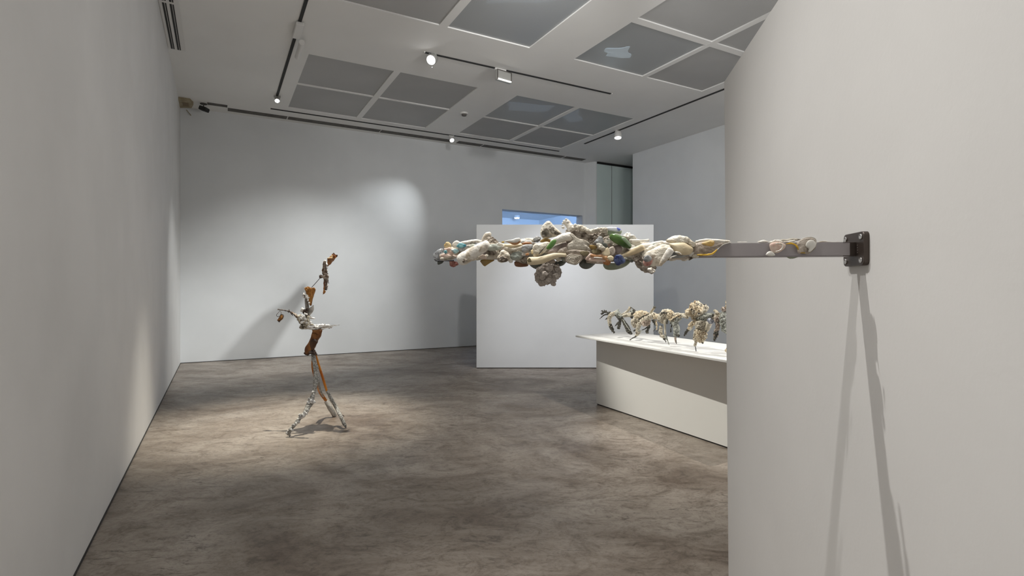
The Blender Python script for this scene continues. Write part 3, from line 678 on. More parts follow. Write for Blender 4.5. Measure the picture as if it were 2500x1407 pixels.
B_(Fb, 'joint_bone', PBALL, ball, .02, .7, .007, 80, 'round porous bone joint hanging under the bar', N=72, M=16, ridged=True)
for (x, y, r) in ((760, 1070, 55), (740, 1160, 50), (770, 1255, 50), (870, 1280, 55), (1040, 1280, 52), (960, 1230, 60), (890, 1120, 60), (820, 1040, 55), (1100, 1160, 60), (1130, 1040, 55), (980, 1000, 70), (840, 1200, 45)):
    B_(Fb, 'bone_knob', PBALL, [(x+r*math.cos(a), y+r*math.sin(a)*.9) for a in [i*math.pi/3+r for i in range(6)]], .075-abs(x-940)/7000-abs(y-1110)/7000, .6, .003, 160, N=24, M=6)
# --- third quarter
T_(Fc, 'foot_bone', BONEW, [(110, 130, 78), (170, 190, 82), (230, 270, 85), (250, 380, 95)], .03, .8, .003, 60, 'white knobbly foot bone jutting up')
for (x, y, r) in ((120, 62, 30), (60, 100, 28), (38, 150, 24), (30, 200, 24), (50, 255, 36), (345, 205, 44), (160, 130, 45)):
    B_(Fc, 'bone_knob', BONEW, [(x+r*math.cos(a), y+r*math.sin(a)) for a in [i*math.pi/3 for i in range(6)]], .045, .8, .001, 120, N=24, M=6)
B_(Fc, 'bone', PORE, [(140, 300), (300, 230), (480, 250), (700, 340), (900, 320), (1120, 290), (1230, 420), (1400, 620), (1500, 820), (1400, 980), (1100, 1020), (700, 1000), (300, 950), (130, 800), (130, 500)], .02, .35, .005, 45, 'brown porous bone mass', N=80, M=14)
T_(Fc, 'bone', BONE, [(300, 280, 60), (430, 260, 60), (560, 300, 62), (700, 360, 50), (850, 330, 55), (1000, 320, 60), (1110, 330, 70)], .045, .8, .005, 55, 'rough ridged spine bone', steps=70, ridged=True)
B_(Fc, 'bone', BONEW, [(820, 310), (900, 272), (950, 300), (880, 340)], .05, .6)
B_(Fc, 'blade_bone', BONEG, [(210, 430), (265, 402), (330, 460), (430, 530), (560, 560), (640, 600), (700, 650), (660, 700), (720, 810), (560, 815), (350, 803), (160, 805), (158, 670), (240, 620), (280, 540)], .066, .22, .0006, 40, 'grey cream axe shaped shoulder bone', N=64)
B_(Fc, 'bone', TAUPE, [(150, 820), (350, 810), (500, 830), (700, 850), (700, 940), (540, 960), (200, 930), (130, 880)], .05, .4, .002, 60)
B_(Fc, 'glass_shard', AMBER, [(690, 700), (780, 690), (880, 730), (830, 800), (720, 790)], .06, .4)
B_(Fc, 'shard', SLATE, [(800, 620), (880, 540), (960, 470), (1020, 540), (1050, 640), (960, 690), (860, 670)], .062, .3, .003, 60, 'slate blue pottery shard')
B_(Fc, 'glass_shard', DGLASS, [(960, 660), (1090, 640), (1140, 740), (1080, 780), (1000, 720)], .062, .3)
B_(Fc, 'stone', OLIVE, [(750, 810), (830, 780), (980, 780), (1000, 860), (920, 910), (770, 900)], .06, .4, .003, 60)
B_(Fc, 'bone', BONE, [(880, 660), (1000, 690), (1080, 770), (1050, 830), (940, 790), (880, 730)], .068, .4, .004, 80)
B_(Fc, 'bone', BONEY, [(1000, 900), (1060, 820), (1140, 750), (1210, 860), (1160, 950), (1060, 950)], .066, .35, .001, 60)
B_(Fc, 'shell', TAUPE, [(1160, 780), (1280, 720), (1330, 860), (1260, 950), (1170, 930)], .062, .4)
B_(Fc, 'stone', MAUVE, [(1290, 730), (1440, 690), (1500, 800), (1420, 900), (1330, 890)], .05, .4)
B_(Fc, 'glass_shard', OLIVE, [(470, 850), (560, 825), (680, 850), (660, 930), (560, 960), (480, 920)], .07, .35, .001, 50)
B_(Fc, 'shell', PINK, [(590, 1040), (700, 900), (790, 930), (820, 1070), (700, 1080)], .05, .4)
T_(Fc, 'coral', ORNG, [(740, 945, 42), (880, 965, 38), (1010, 970, 48), (1100, 1000, 60)], .065, .8, .001, 60, 'orange coral branch')
T_(Fc, 'coral', PINK, [(700, 1050, 40), (880, 1060, 42), (1060, 1070, 40)], .06, .8, label='pale pink coral branch')
T_(Fc, 'shell_sliver', BONEW, [(810, 995, 10), (910, 1000, 12), (1010, 1008, 10)], .085)
B_(Fc, 'shell', ORNG, [(1030, 1060), (1120, 1040), (1220, 1100), (1160, 1180), (1050, 1150)], .055, .5)
B_(Fc, 'shell', BONEY, [(1140, 975), (1220, 950), (1285, 990), (1270, 1060), (1190, 1075), (1140, 1030)], .078, .5, .0006, 40)
B_(Fc, 'shard', BLUE, [(1300, 1000), (1350, 930), (1450, 925), (1570, 1050), (1520, 1140), (1400, 1195), (1330, 1160), (1285, 1080)], .065, .4, .002, 90, 'cobalt blue glazed shard')
T_(Fc, 'glazed_shard', GREEN, [(1240, 480, 80), (1350, 530, 112), (1480, 600, 112), (1600, 680, 85), (1690, 730, 50)], .055, .7, .0006, 30, 'dark green glazed pottery tube', n=24)
B_(Fc, 'shard', GREENP, [(1480, 525), (1550, 495), (1640, 580), (1730, 700), (1680, 730), (1580, 640)], .07, .35, .0006, 40, 'pale green glazed rim')
B_(Fc, 'china_shard', CHINA, [(1100, 270), (1180, 242), (1300, 245), (1420, 275), (1490, 330), (1380, 370), (1240, 350), (1140, 330)], .04, .5, .0006, 40, 'blue and white china shard')
B_(Fc, 'shard', GREENP, [(1120, 340), (1280, 350), (1480, 340), (1450, 430), (1330, 400), (1180, 460)], .035, .5)
B_(Fc, 'bone', BONEW, [(1500, 490), (1560, 430), (1630, 400), (1760, 440), (1850, 550), (1740, 600), (1600, 570)], .03, .5, .006, 110, 'white frilled bone')
T_(Fc, 'bone', BONEW, [(1690, 590, 42), (1850, 580, 40), (1960, 585, 30), (2080, 575, 30), (2140, 570, 28)], .035, label='slim white finger bone')
B_(Fc, 'stone', BONE, [(1700, 640), (1900, 600), (1990, 650), (1900, 740), (1740, 780)], .03, .5, .003, 70)
B_(Fc, 'glass_dish', DISH, [(1030, 1165), (1150, 1130), (1400, 1130), (1600, 1060), (1700, 1070), (1690, 1120), (1580, 1210), (1400, 1280), (1220, 1305), (1080, 1275)], .015, .35, .0006, 30, 'olive green glass dish under the bar', N=60)
B_(Fc, 'glass_dish', DGLASS, [(440, 1150), (540, 1050), (700, 1050), (860, 1110), (800, 1190), (700, 1260), (590, 1278), (490, 1240)], .015, .4, .0006, 30, 'dark green bottle base under the bar', N=60)
T_(Fc, 'bone', TAUPE, [(640, 1090, 40), (860, 1120, 34), (1060, 1120, 34)], .03)
disc = [(90, 1020), (120, 950), (230, 905), (380, 925), (500, 940), (520, 1010), (470, 1110), (350, 1180), (210, 1150), (110, 1090)]
B_(Fc, 'vertebra_disc', TAUPE, disc, .055, .5, .001, 60, 'round ringed shell or vertebra disc', N=60, back=1.2)
for k, q in enumerate((.82, .62, .40, .2)):
    cxp, cyp = 290, 1045
    ring = [(cxp+(x-cxp)*q, cyp+(y-cyp)*q) for x, y in disc]
    tube(Fc, 'growth_ring', BONEG, [(x, y, 10) for x, y in ring+[ring[0]]], .083-(.004*(3-k) if k < 2 else 0)-.004, 1, .0006, 60, bar, None, n=8, steps=44)
T_(Fc, 'bone', BONEY, [(1480, 970, 38), (1620, 915, 55), (1800, 840, 75), (1980, 750, 85)], .055, .7, .001, 50, 'long tapering pale bone')
# --- fourth quarter
T_(Fd, 'bone', BONEW, [(20, 530, 75), (160, 480, 80), (300, 420, 85), (430, 400, 70)], .045, .8)
T_(Fd, 'bone', BONEW, [(280, 390, 60), (450, 380, 60), (620, 340, 58), (780, 330, 62), (900, 350, 60)], .02, .9)
T_(Fd, 'bone', BONE, [(300, 580, 40), (400, 480, 55), (560, 420, 55), (760, 350, 45)], .05, .8, .003, 80)
B_(Fd, 'joint_bone', BONE, [(310, 640), (400, 520), (600, 430), (760, 360), (900, 380), (960, 450), (830, 640), (680, 870), (580, 870), (480, 860), (440, 700)], .055, .5, .0025, 70, 'broad flared joint bone', N=60)
T_(Fd, 'bone', BONEW, [(930, 500, 82), (860, 600, 78), (770, 730, 62), (690, 840, 40)], .085, .7, .0008, 40, 'smooth white condyle', n=22)
B_(Fd, 'bone', PORE, [(60, 690), (140, 640), (280, 640), (400, 760), (590, 880), (575, 970), (480, 1035), (370, 1030), (240, 940), (140, 870)], .045, .55, .005, 80, 'crumbly porous bone end', N=60, M=12)
B_(Fd, 'bone', BONEW, [(420, 950), (500, 900), (580, 940), (530, 1020), (440, 1030)], .07, .5, .004, 120)
B_(Fd, 'glass_pebble', CORAL, [(290, 780), (330, 690), (430, 660), (505, 720), (480, 820), (400, 870), (310, 850)], .085, .5, .0004, 40, 'red glass pebble')
B_(Fd, 'glass_pebble', SLATE, [(300, 700), (330, 630), (410, 605), (480, 650), (490, 720), (400, 765), (320, 750)], .092, .5, .0004, 40, 'grey glass pebble')
T_(Fd, 'shell_sliver', BONEW, [(290, 590, 10), (285, 650, 12), (275, 690, 10)], .085)
B_(Fd, 'skull_bone', BONE, [(820, 270), (930, 190), (1080, 140), (1210, 150), (1350, 195), (1430, 270), (1525, 330), (1500, 410), (1430, 425), (1300, 350), (1100, 330), (930, 330)], .04, .6, .002, 70, 'domed grained bone on top of the bar', N=60)
B_(Fd, 'bone', BONEY, [(900, 340), (1050, 310), (1240, 310), (1450, 440), (1420, 560), (1340, 610), (1180, 600), (1040, 530), (960, 430)], .05, .5, .002, 50, 'tan bone facet')
B_(Fd, 'shard', SLATE, [(900, 620), (1020, 520), (1200, 590), (1350, 620), (1200, 680), (1000, 680)], .035, .5)
T_(Fd, 'shell_sliver', BONEW, [(930, 665, 12), (1000, 640, 16), (1075, 615, 8)], .06)
T_(Fd, 'shell_sliver', BONEW, [(1050, 535, 10), (1130, 550, 15), (1190, 590, 8)], .06)
B_(Fd, 'bone', TAUPE, [(870, 700), (1000, 680), (1150, 670), (1340, 630), (1330, 690), (1180, 725), (1060, 720)], .035, .6)
B_(Fd, 'bone', OLIVE, [(765, 750), (830, 690), (960, 680), (940, 715), (850, 740)], .02, .6)
B_(Fd, 'shell_drape', TAUPE, [(1420, 460), (1520, 330), (1700, 270), (1900, 232), (2150, 250), (2340, 290), (2180, 365), (2040, 460), (1960, 565), (1860, 615), (1650, 625), (1430, 650), (1380, 560)], .022, .42, .0012, 40, 'folded taupe shell wrapped over the bar', N=64)
T_(Fd, 'shell', BONEW, [(1540, 300, 30), (1680, 265, 28), (1850, 255, 34), (2080, 275, 36), (2310, 290, 25)], .04, .9, label='pointed white shell finger')
B_(Fd, 'shell', YELL, [(1660, 330), (1780, 280), (1920, 270), (1960, 330), (1900, 400), (1740, 380)], .046, .3, .001, 50)
T_(Fd, 'shell_rim', MUST, [(2020, 475, 12), (1970, 530, 20), (1900, 580, 22), (1760, 600, 20), (1560, 605, 16)], .045, label='mustard yellow shell rim')
T_(Fd, 'shell_rim', PEARL, [(2345, 312, 9), (2240, 335, 8), (2150, 375, 8), (2045, 465, 7), (1975, 555, 7), (1890, 607, 6), (1700, 625, 5)], .042)
B_(Fd, 'bone', PORE, [(1310, 660), (1400, 640), (1510, 645), (1430, 690), (1350, 718)], .02, .5, .003, 90)
B_(Fd, 'weld', DARK, [(1950, 640), (2090, 628), (2190, 640), (2090, 655)], .012, .5)
# --- pieces by the plate
B_(Fe, 'shell', BONEW, [(215, 300), (300, 258), (400, 245), (490, 275), (530, 305), (380, 320)], .0, .9, .001, 60)
B_(Fe, 'shell', PINK, [(570, 350), (700, 305), (880, 320), (1000, 370), (970, 470), (850, 570), (710, 605), (600, 550), (560, 440)], .022, .35, .001, 60, 'pinkish scallop on the bar')
tube(Fe, 'shell_rim', BONEW, [(740, 340, 14), (880, 350, 14), (915, 430, 14), (850, 520, 14), (730, 560, 12)], .036, 1, .0005, 60, bar)
B_(Fe, 'shell', BONEW, [(530, 305), (620, 262), (700, 232), (800, 235), (920, 290), (800, 335), (640, 345), (580, 370)], .015, .6, .002, 90)
B_(Fe, 'pebble', PEARL, [(455, 660), (490, 590), (560, 555), (640, 575), (700, 640), (690, 680), (570, 688)], .026, .5, .0006, 60, 'white pebble shaped shell')
T_(Fe, 'driftwood', BONEG, [(820, 262, 26), (960, 258, 35), (1150, 245, 38), (1300, 232, 30), (1430, 220, 14)], .0, 1, .002, 60, 'grey driftwood splinter')
T_(Fe, 'driftwood', BONEW, [(930, 300, 20), (1080, 290, 34), (1240, 265, 22)], .012, 1, .002, 60)
B_(Fe, 'oyster_shell', TAUPE, [(1340, 290), (1500, 195), (1690, 165), (1810, 205), (1865, 320), (1820, 460), (1720, 560), (1600, 628), (1460, 618), (1350, 600), (1330, 480), (1310, 380)], .022, .35, .0015, 60, 'grey brown oyster shell on the bar', N=60)
B_(Fe, 'shell_lining', PEARL, [(1560, 420), (1590, 310), (1670, 245), (1780, 260), (1845, 360), (1790, 480), (1700, 560), (1630, 570), (1640, 490)], .031, .28, .0008, 60, 'pearly white shell lining')
T_(Fe, 'shell_rim', MUST, [(1010, 352, 12), (1150, 335, 22), (1270, 380, 30), (1360, 470, 40), (1420, 560, 45), (1530, 590, 28)], .026, .6, .001, 60, 'ochre shell strip')
T_(Fe, 'shell_rim', PEARL, [(1350, 280, 8), (1500, 190, 10), (1690, 163, 12), (1820, 210, 10), (1862, 330, 8)], .028)
B_(Fe, 'shell', DISH, [(990, 695), (1180, 690), (1390, 695), (1250, 752), (1170, 768), (1080, 745)], .005, .6)
T_(Fe, 'shell', BONEW, [(1880, 315, 12), (2060, 280, 24), (2140, 290, 18), (2300, 300, 10), (2480, 302, 6)], .0)
T_(Fe, 'shell', BONEW, [(-330, 300, 6), (-200, 297, 12), (-80, 300, 6)], .0)

rc = random.Random(11)
for i in range(90):
    x = rc.uniform(1095, 1700); y = rc.uniform(598, 640) if x > 1250 else rc.uniform(600, 634)
    r = rc.uniform(3, 8); m_, nm_ = rc.choice(((BONE, 'bone_chip'), (BONEW, 'bone_chip'), (BONE, 'bone_chip'), (BONEG, 'bone_chip'), (TAUPE, 'shell_chip'), (PEARL, 'shell_chip'), (PATINA, 'pebble'), (PINK, 'shell_chip')))
    ph = rc.uniform(0, 6); st_ = rc.uniform(.5, 1)
    B_(FP, nm_, m_, [(x+r*1.3*math.cos(ph+a)*rc.uniform(.7, 1.3), y+r*st_*math.sin(ph+a)*rc.uniform(.7, 1.3)) for a in [k*math.pi/3 for k in range(6)]], rc.uniform(.022, .036), .6, .0015, 120, N=18, M=5)

# ------------------------------------------------------------------ standing sculpture
YS = 5.75
ysc = lambda x: YS
Ga = Frame(660, 680, 10.05, ysc); Gb = Frame(730, 600, 10.825, ysc); Gc = Frame(680, 840, 5.863, ysc); GP = Frame(0, 0, 1, ysc)
st = empty('standing_sculpture', (px(770, 1047, YS).x, YS, 0), 'tall thin three-legged sculpture of branches, copper sheet and bone on the floor', 'sculpture')
def SB(fr, nm, m, pts, d=0, th=.5, rough=.004, freq=30, label=None, **k): return blob(fr, nm, m, pts, d, th, rough, freq, st, label, **k)
def ST(fr, nm, m, path, d=0, flat=1, rough=.003, freq=30, label=None, **k): return tube(fr, nm, m, path, d, flat, rough, freq, st, label, **k)
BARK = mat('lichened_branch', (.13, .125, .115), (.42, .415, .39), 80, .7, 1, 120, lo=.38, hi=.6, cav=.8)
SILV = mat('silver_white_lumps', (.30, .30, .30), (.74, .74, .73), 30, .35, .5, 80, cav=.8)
GWOOD = mat('grey_wood', (.20, .19, .17), (.38, .36, .33), 20, .6, .3)
COPP = mat('burnt_copper_sheet', (.12, .04, .012), (.42, .19, .06), 9, .35, .1, 40, metallic=.25, lo=.35, hi=.65)
AMBS = mat('amber_copper_sheet', (.20, .075, .015), (.56, .27, .07), 24, .28, .3, 60, metallic=.35, lo=.35, hi=.65)
STRAP = mat('orange_strap', (.36, .10, .008), (.52, .19, .02), 6, .4)
BRN = mat('dark_brown_sheet', (.035, .016, .008), (.08, .035, .015), 9, .4)
TWIG = mat('dark_twig', (.02, .014, .012), (.12, .08, .06), 60, .7, .5)
RUST = mat('rusty_bark', (.10, .05, .02), (.42, .36, .30), 40, .6, .5, lo=.42, hi=.56)
LACE = mat('white_lace_coral', (.60, .58, .55), (.86, .85, .83), 40, .4, .4)
ROCK = mat('crusted_rock', (.08, .065, .045), (.66, .60, .48), 30, .6, .8, 60, lo=.42, hi=.56, c3=(.9, .86, .74))
# legs (feet touch the floor at the depth their image point gives)
def dfloor(py): return YS-F*EYE/(py-HOR)
dA = dfloor(1067); dB = dfloor(1047); dC = dfloor(1018)
ST(Gc, 'front_leg', BARK, [(490, 130, 24, 0), (510, 240, 32, .03), (540, 400, 38, .06), (540, 520, 38, .10), (515, 650, 26, .14), (490, 740, 26, .17), (470, 820, 42, .2), (420, 900, 38, dA*.6), (385, 980, 30, dA*.7), (310, 1060, 28, dA*.8), (240, 1150, 24, dA*.9), (180, 1220, 26, dA), (140, 1290, 22, dA)], steps=110, rough=.006, freq=22, label='grey lichened leg branch')
for (x, y, r) in ((480, 820, 34), (430, 840, 28), (435, 790, 18), (500, 830, 28), (425, 960, 18), (370, 980, 18), (350, 1030, 30), (320, 1050, 28), (300, 1020, 16), (370, 1010, 18), (285, 1120, 20), (255, 1140, 20), (215, 1170, 22), (180, 1225, 24), (150, 1255, 26), (125, 1275, 20), (200, 1240, 18), (490, 690, 18), (400, 1000, 16), (275, 1080, 14)):
    SB(Gc, 'silver_lump', SILV, [(x+r*math.cos(a), y+r*math.sin(a)) for a in [i*math.pi/3+x for i in range(6)]], .22+dA*.5 if y > 900 else .25, .8, .006, 60, N=20, M=5)
ST(Gc, 'foot_stub', BARK, [(150, 1290, 16, dA), (165, 1320, 12, dA)], rough=.002)
ST(Gc, 'strap', STRAP, [(535, 150, 9, -.02), (575, 300, 17, .0), (625, 460, 19, .02), (665, 590, 18, .03), (695, 690, 16, .03)], flat=.35, rough=0, label='long orange strap of the right leg')
ST(Gc, 'side_leg', BARK, [(700, 680, 16, .03), (760, 800, 24, .02), (830, 920, 26, 0), (885, 1030, 26, dB*.8), (930, 1120, 26, dB), (960, 1190, 18, dB)], rough=.005, freq=30, steps=60, label='mottled stick foot of the right leg')
ST(Gc, 'twig', TWIG, [(870, 1000, 10, 0), (940, 1035, 5, 0)])
ST(Gc, 'strap', STRAP, [(555, 600, 22, -.12), (600, 700, 26, -.25), (680, 815, 22, -.35)], flat=.35, rough=0, label='short orange strap of the rear leg')
ST(Gc, 'strap', STRAP, [(478, 240, 9, -.06), (483, 350, 11, -.07), (510, 460, 13, -.08)], flat=.35, rough=0)
ST(Gc, 'rear_leg', GWOOD, [(690, 830, 33, -.36), (740, 920, 34, dC*.9), (800, 1020, 34, dC)], rough=.003, label='smooth grey wooden foot of the rear leg')
ST(Gc, 'rear_leg_core', GWOOD, [(560, 480, 18, -.05), (590, 640, 16, -.12), (640, 760, 14, -.3)], flat=.5, rough=.002)
# hip
SB(GP, 'copper_hip', COPP, [(766, 806), (783, 806), (783, 820), (776, 832), (768, 850), (760, 862), (748, 866), (745, 852), (754, 838), (762, 820)], .02, .8, .004, 12, 'burnt copper sheet hip', N=48)
SB(GP, 'copper_hip_fold', BRN, [(757, 832), (768, 826), (776, 834), (768, 850), (762, 856), (757, 846)], .06, .5, .003, 20, 'dark brown fold')
SB(GP, 'copper_cuff', COPP, [(764, 804), (785, 805), (784, 815), (778, 818), (770, 812), (764, 812)], .07, .5, .003, 20)
SB(Gc, 'knot', TWIG, [(440, 100), (490, 80), (530, 110), (545, 150), (500, 150), (450, 130)], .05, .7, .02, 30)
SB(Gc, 'hem', BRN, [(365, 130), (400, 115), (450, 140), (430, 162), (385, 160)], .04, .6, .004, 30)
# lace shelf
ST(Ga, 'lace_shelf', LACE, [(940, 1200, 38), (1100, 1185, 42), (1240, 1180, 42), (1360, 1175, 30), (1470, 1180, 20)], .0, 5.5, .020, 26, 'white lace-like coral shelf', n=24, steps=70)
for (a, b, c, d, r) in ((1400, 1170, 1700, 1140, 9), (1300, 1150, 1490, 1165, 12), (1250, 1240, 1490, 1190, 10), (1480, 1165, 1580, 1150, 16), (1130, 1150, 1340, 1135, 12), (1010, 1240, 1150, 1215, 10)):
    ST(Ga, 'lace_strand', LACE, [(a, b, r), ((a+c)/2, (b+d)/2+6, r*1.1), (c, d, r*.7)], .10, 1, .006, 40, steps=24)
SB(Ga, 'shelf_plate', GWOOD, [(1050, 1225), (1180, 1205), (1310, 1220), (1260, 1268), (1080, 1270)], .0, 3.0, .002)
# torso
SB(Ga, 'torso_rock', ROCK, [(710, 1210), (760, 1120), (850, 1060), (960, 1060), (1020, 1150), (980, 1225), (860, 1240)], .06, .7, .022, 26, 'brown crusted torso rock', N=60, M=12)
SB(Ga, 'torso_rock', ROCK, [(690, 1050), (700, 970), (820, 900), (930, 920), (960, 1010), (930, 1090), (780, 1110)], .07, .7, .022, 26, N=60, M=12)
for (x, y, r) in ((740, 990, 50), (820, 960, 55), (760, 930, 45), (700, 920, 40), (850, 1000, 40), (920, 940, 40), (900, 1100, 40), (980, 1080, 35), (1020, 1140, 40), (960, 1190, 40), (1010, 1200, 30), (760, 1080, 40), (820, 1060, 30), (870, 880, 40), (740, 880, 36)):
    SB(Ga, 'torso_chip', LACE if (x+y) % 3 else ROCK, [(x+r*math.cos(a)*random.uniform(.7, 1.25), y+r*.7*math.sin(a)*random.uniform(.7, 1.25)) for a in [i*math.pi/3+x for i in range(6)]], .16, .6, .012, 40, N=24, M=6)
ST(Ga, 'torso_edge', LACE, [(770, 1250, 9), (870, 1245, 10), (1000, 1245, 9)], .12)
SB(Ga, 'white_spike', LACE, [(935, 945), (1000, 945), (1095, 970), (1080, 998), (1000, 1002), (940, 1000)], .12, .7, .002, label='white pointed spike')
ST(Ga, 'neck_tube', GWOOD, [(890, 470, 42), (895, 600, 46), (910, 740, 45)], .02, 1, .003, label='grey neck tube')
SB(Ga, 'grey_fin', GWOOD, [(895, 860), (900, 790), (960, 730), (1010, 690), (1060, 655), (1065, 760), (1020, 850), (955, 915)], .05, .4, .004, 20, 'grey curved fin')
SB(Ga, 'white_knob', LACE, [(735, 780), (770, 730), (830, 745), (840, 790), (790, 825), (740, 810)], .08, .7, .006)
SB(Ga, 'dark_knot', TWIG, [(830, 760), (900, 740), (930, 790), (880, 860), (820, 840)], .09, .5, .015, 40)
SB(Ga, 'dark_knot', BRN, [(850, 930), (905, 870), (950, 925), (900, 925)], .16, .4, .004)
for (x, y, r) in ((830, 400, 34), (850, 450, 38), (880, 440, 34), (820, 450, 22), (915, 470, 28), (925, 540, 22), (900, 420, 26), (950, 600, 16), (960, 640, 14)):
    SB(Ga, 'shell_lump', LACE, [(x+r*math.cos(a), y+r*math.sin(a)*1.1) for a in [i*math.pi/3+x for i in range(6)]], .10, .7, .010, 40, N=22, M=6)
ST(Ga, 'twig', TWIG, [(850, 470, 8), (840, 420, 10), (785, 425, 3)], .13)
# copper cone: open sheet
def cone_sheet(name, m, apex, rim, label=None, seg=28, rows=10, crumple=.008, depth=.07, ybase=YS, d=.06, gap=.0):
    """apex px, rim = list of px going around the visible mouth (front lip), sheet curls back"""
    bm = bmesh.new(); rings = []
    A_ = px(*apex, ybase-d); n = len(rim)
    for r in range(rows+1):
        q = r/rows; row = []
        for i in range(seg):
            a = 2*math.pi*i/seg
            u = (math.cos(a)+1)/2
            x = rim[0][0]*(1-u)+rim[1][0]*u; y = rim[0][1]*(1-u)+rim[1][1]*u
            P = px(x, y, ybase-d); P += Vector((0, -math.sin(a)*depth, .018*math.sin(a)+.006*math.sin(5*a)))
            row.append(A_+(P-A_)*(.04+.96*q)+Vector((0, 0, 0)))
        rings.append(row)
    vr = [[bm.verts.new(p) for p in r_] for r_ in rings]
    for a, b in zip(vr, vr[1:]):
        for i in range(seg): bm.faces.new((a[i], a[(i+1) % seg], b[(i+1) % seg], b[i]))
    bm.faces.new(vr[0])
    rough_it(bm, crumple, 18)
    r0 = bmesh.ops.solidify(bm, geom=bm.faces[:], thickness=.003)
    return link(name, bm, m, st, True, label)
cone_sheet('copper_cone', AMBS, (758.5, 749), ((745, 705), (769, 705)), 'amber copper sheet cone neck', depth=.055)
SB(Ga, 'crumpled_rim', AMBS, [(840, 265), (880, 220), (940, 225), (930, 270), (880, 300)], .12, .5, .012, 40)
# arm branch and pendant
ST(Ga, 'arm_branch', TWIG, [(660, 960, 26), (600, 890, 26), (540, 850, 22), (470, 815, 20), (380, 790, 14), (280, 780, 12), (185, 762, 9)], .09, 1, .006, 40, 'dark brown branch arm', steps=60)
ST(Ga, 'arm_branch_bark', RUST, [(700, 960, 40), (650, 930, 34), (590, 880, 22), (540, 850, 14)], .11, 1, .01, 40)
for a in (((470, 815), (455, 765), 12), ((520, 850), (545, 815), 8), ((500, 850), (555, 915), 12), ((450, 815), (440, 850), 8)):
    ST(Ga, 'twig', TWIG, [(*a[0], a[2]), (*a[1], a[2]*.5)], .10, 1, .002, 60)
ST(Ga, 'wire_loop', TWIG, [(237, 790, 4), (200, 840, 5), (155, 890, 6), (165, 930, 6), (215, 935, 6), (255, 890, 6), (265, 835, 5), (237, 800, 4)], .10, 1, 0, steps=44, n=8)
ST(Ga, 'wire_loop', TWIG, [(255, 890, 5), (300, 885, 7), (325, 920, 8), (310, 970, 7), (275, 1000, 5)], .10, 1, 0, steps=30, n=8)
SB(Ga, 'amber_pendant', AMBS, [(180, 1020), (215, 960), (245, 905), (290, 890), (305, 950), (270, 1010), (225, 1045)], .09, .4, .012, 40, 'amber pendant')
SB(Ga, 'pendant_tip', TWIG, [(170, 1022), (215, 1040), (265, 1020), (240, 1060), (215, 1082)], .10, .4, .004, 40)
# rod and head
ST(GP, 'rod', WIRE, [(761, 702, .7), (771, 691, .7), (780.5, 680, .7)], .02, 1, 0)
SB(Gb, 'dark_knot', TWIG, [(535, 820), (565, 765), (605, 780), (610, 840), (560, 870)], .03, .7, .01, 50)
ST(Gb, 'head_peg', RUST, [(590, 815, 30), (660, 810, 36)], .02, 1, .006, 40)
ST(Gb, 'head_bark', RUST, [(690, 430, 32), (680, 520, 48), (675, 620, 58), (690, 720, 72), (705, 850, 62), (715, 960, 60), (705, 1070, 46), (690, 1160, 28)], .02, .5, .012, 26, 'grey and rust bark strip of the head', n=26, steps=60)
for pth in (((650, 440), (660, 600), (615, 760)), ((700, 450), (700, 620), (740, 740)), ((720, 560), (735, 700), (775, 755)), ((720, 760), (725, 900), (715, 1080)), ((760, 800), (770, 930), (785, 1010)), ((655, 870), (665, 1000), (660, 1150)), ((695, 850), (690, 1000), (700, 1120))):
    ST(Gb, 'bark_ridge', TWIG, [(*pth[0], 7), (*pth[1], 9), (*pth[2], 6)], .06, 1, .002, 60, steps=16, n=8)
for (x, y, r) in ((690, 410, 26), (740, 500, 26), (735, 540, 22), (720, 470, 20), (745, 590, 16), (760, 1060, 14), (750, 1130, 16), (790, 790, 12)):
    SB(Gb, 'shell_lump', LACE, [(x+r*math.cos(a), y+r*math.sin(a)) for a in [i*math.pi/3+x for i in range(6)]], .05, .7, .006, 60, N=20, M=5)
ST(Gb, 'bark_tail', STRAP, [(665, 960, 14), (665, 1080, 18), (660, 1180, 16), (645, 1280, 10)], .04, .6, .004, 40)
SB(Gb, 'tail_tip', AMBS, [(630, 1290), (650, 1220), (680, 1180), (705, 1215), (690, 1250), (650, 1280)], .05, .4, .006, 60)
SB(Gb, 'tail_tip', TWIG, [(690, 1150), (720, 1090), (750, 1110), (720, 1170)], .05, .4, .008, 60)
# folded copper fan
bm = bmesh.new()
fan = [(757, 560), (750, 335), (800, 325), (825, 290), (870, 235), (935, 220), (1015, 255), (1000, 300), (905, 400), (830, 480)]
zz = [0, .05, -.03, .04, -.02, .05, -.03, .03, -.02, .02]
P_ = [px(*Gb.P(*p), YS-.02-z) for p, z in zip(fan, zz)]
cen = px(*Gb.P(860, 370), YS-.07)
vs = [bm.verts.new(p) for p in P_]; vc = bm.verts.new(cen)
for i in range(len(vs)): bm.faces.new((vs[i], vs[(i+1) % len(vs)], vc))
bmesh.ops.subdivide_edges(bm, edges=bm.edges[:], cuts=2, use_grid_fill=True); rough_it(bm, .010, 30)
bmesh.ops.solidify(bm, geom=bm.faces[:], thickness=.004); link('copper_fan', bm, COPP, st, False, 'burnt orange copper sheet fan at the top')
SB(Gb, 'fan_hole_edge', YELL, [(840, 290), (860, 250), (885, 270), (880, 325), (845, 320)], .11, .3, .003, 60)
SB(Gb, 'fan_tip', TWIG, [(895, 215), (915, 190), (940, 205), (950, 225), (910, 225)], .05, .4, .004)
SB(Gb, 'fan_tip', BRN, [(985, 270), (1010, 240), (1018, 280), (990, 305)], .06, .4, .002)
ST(Gb, 'fan_fold', YELL, [(745, 330, 6), (820, 325, 8), (885, 325, 6)], .115, 1, 0)
ST(Gb, 'fan_fold', BRN, [(750, 335, 4), (800, 345, 6), (890, 338, 4)], .118, 1, 0)

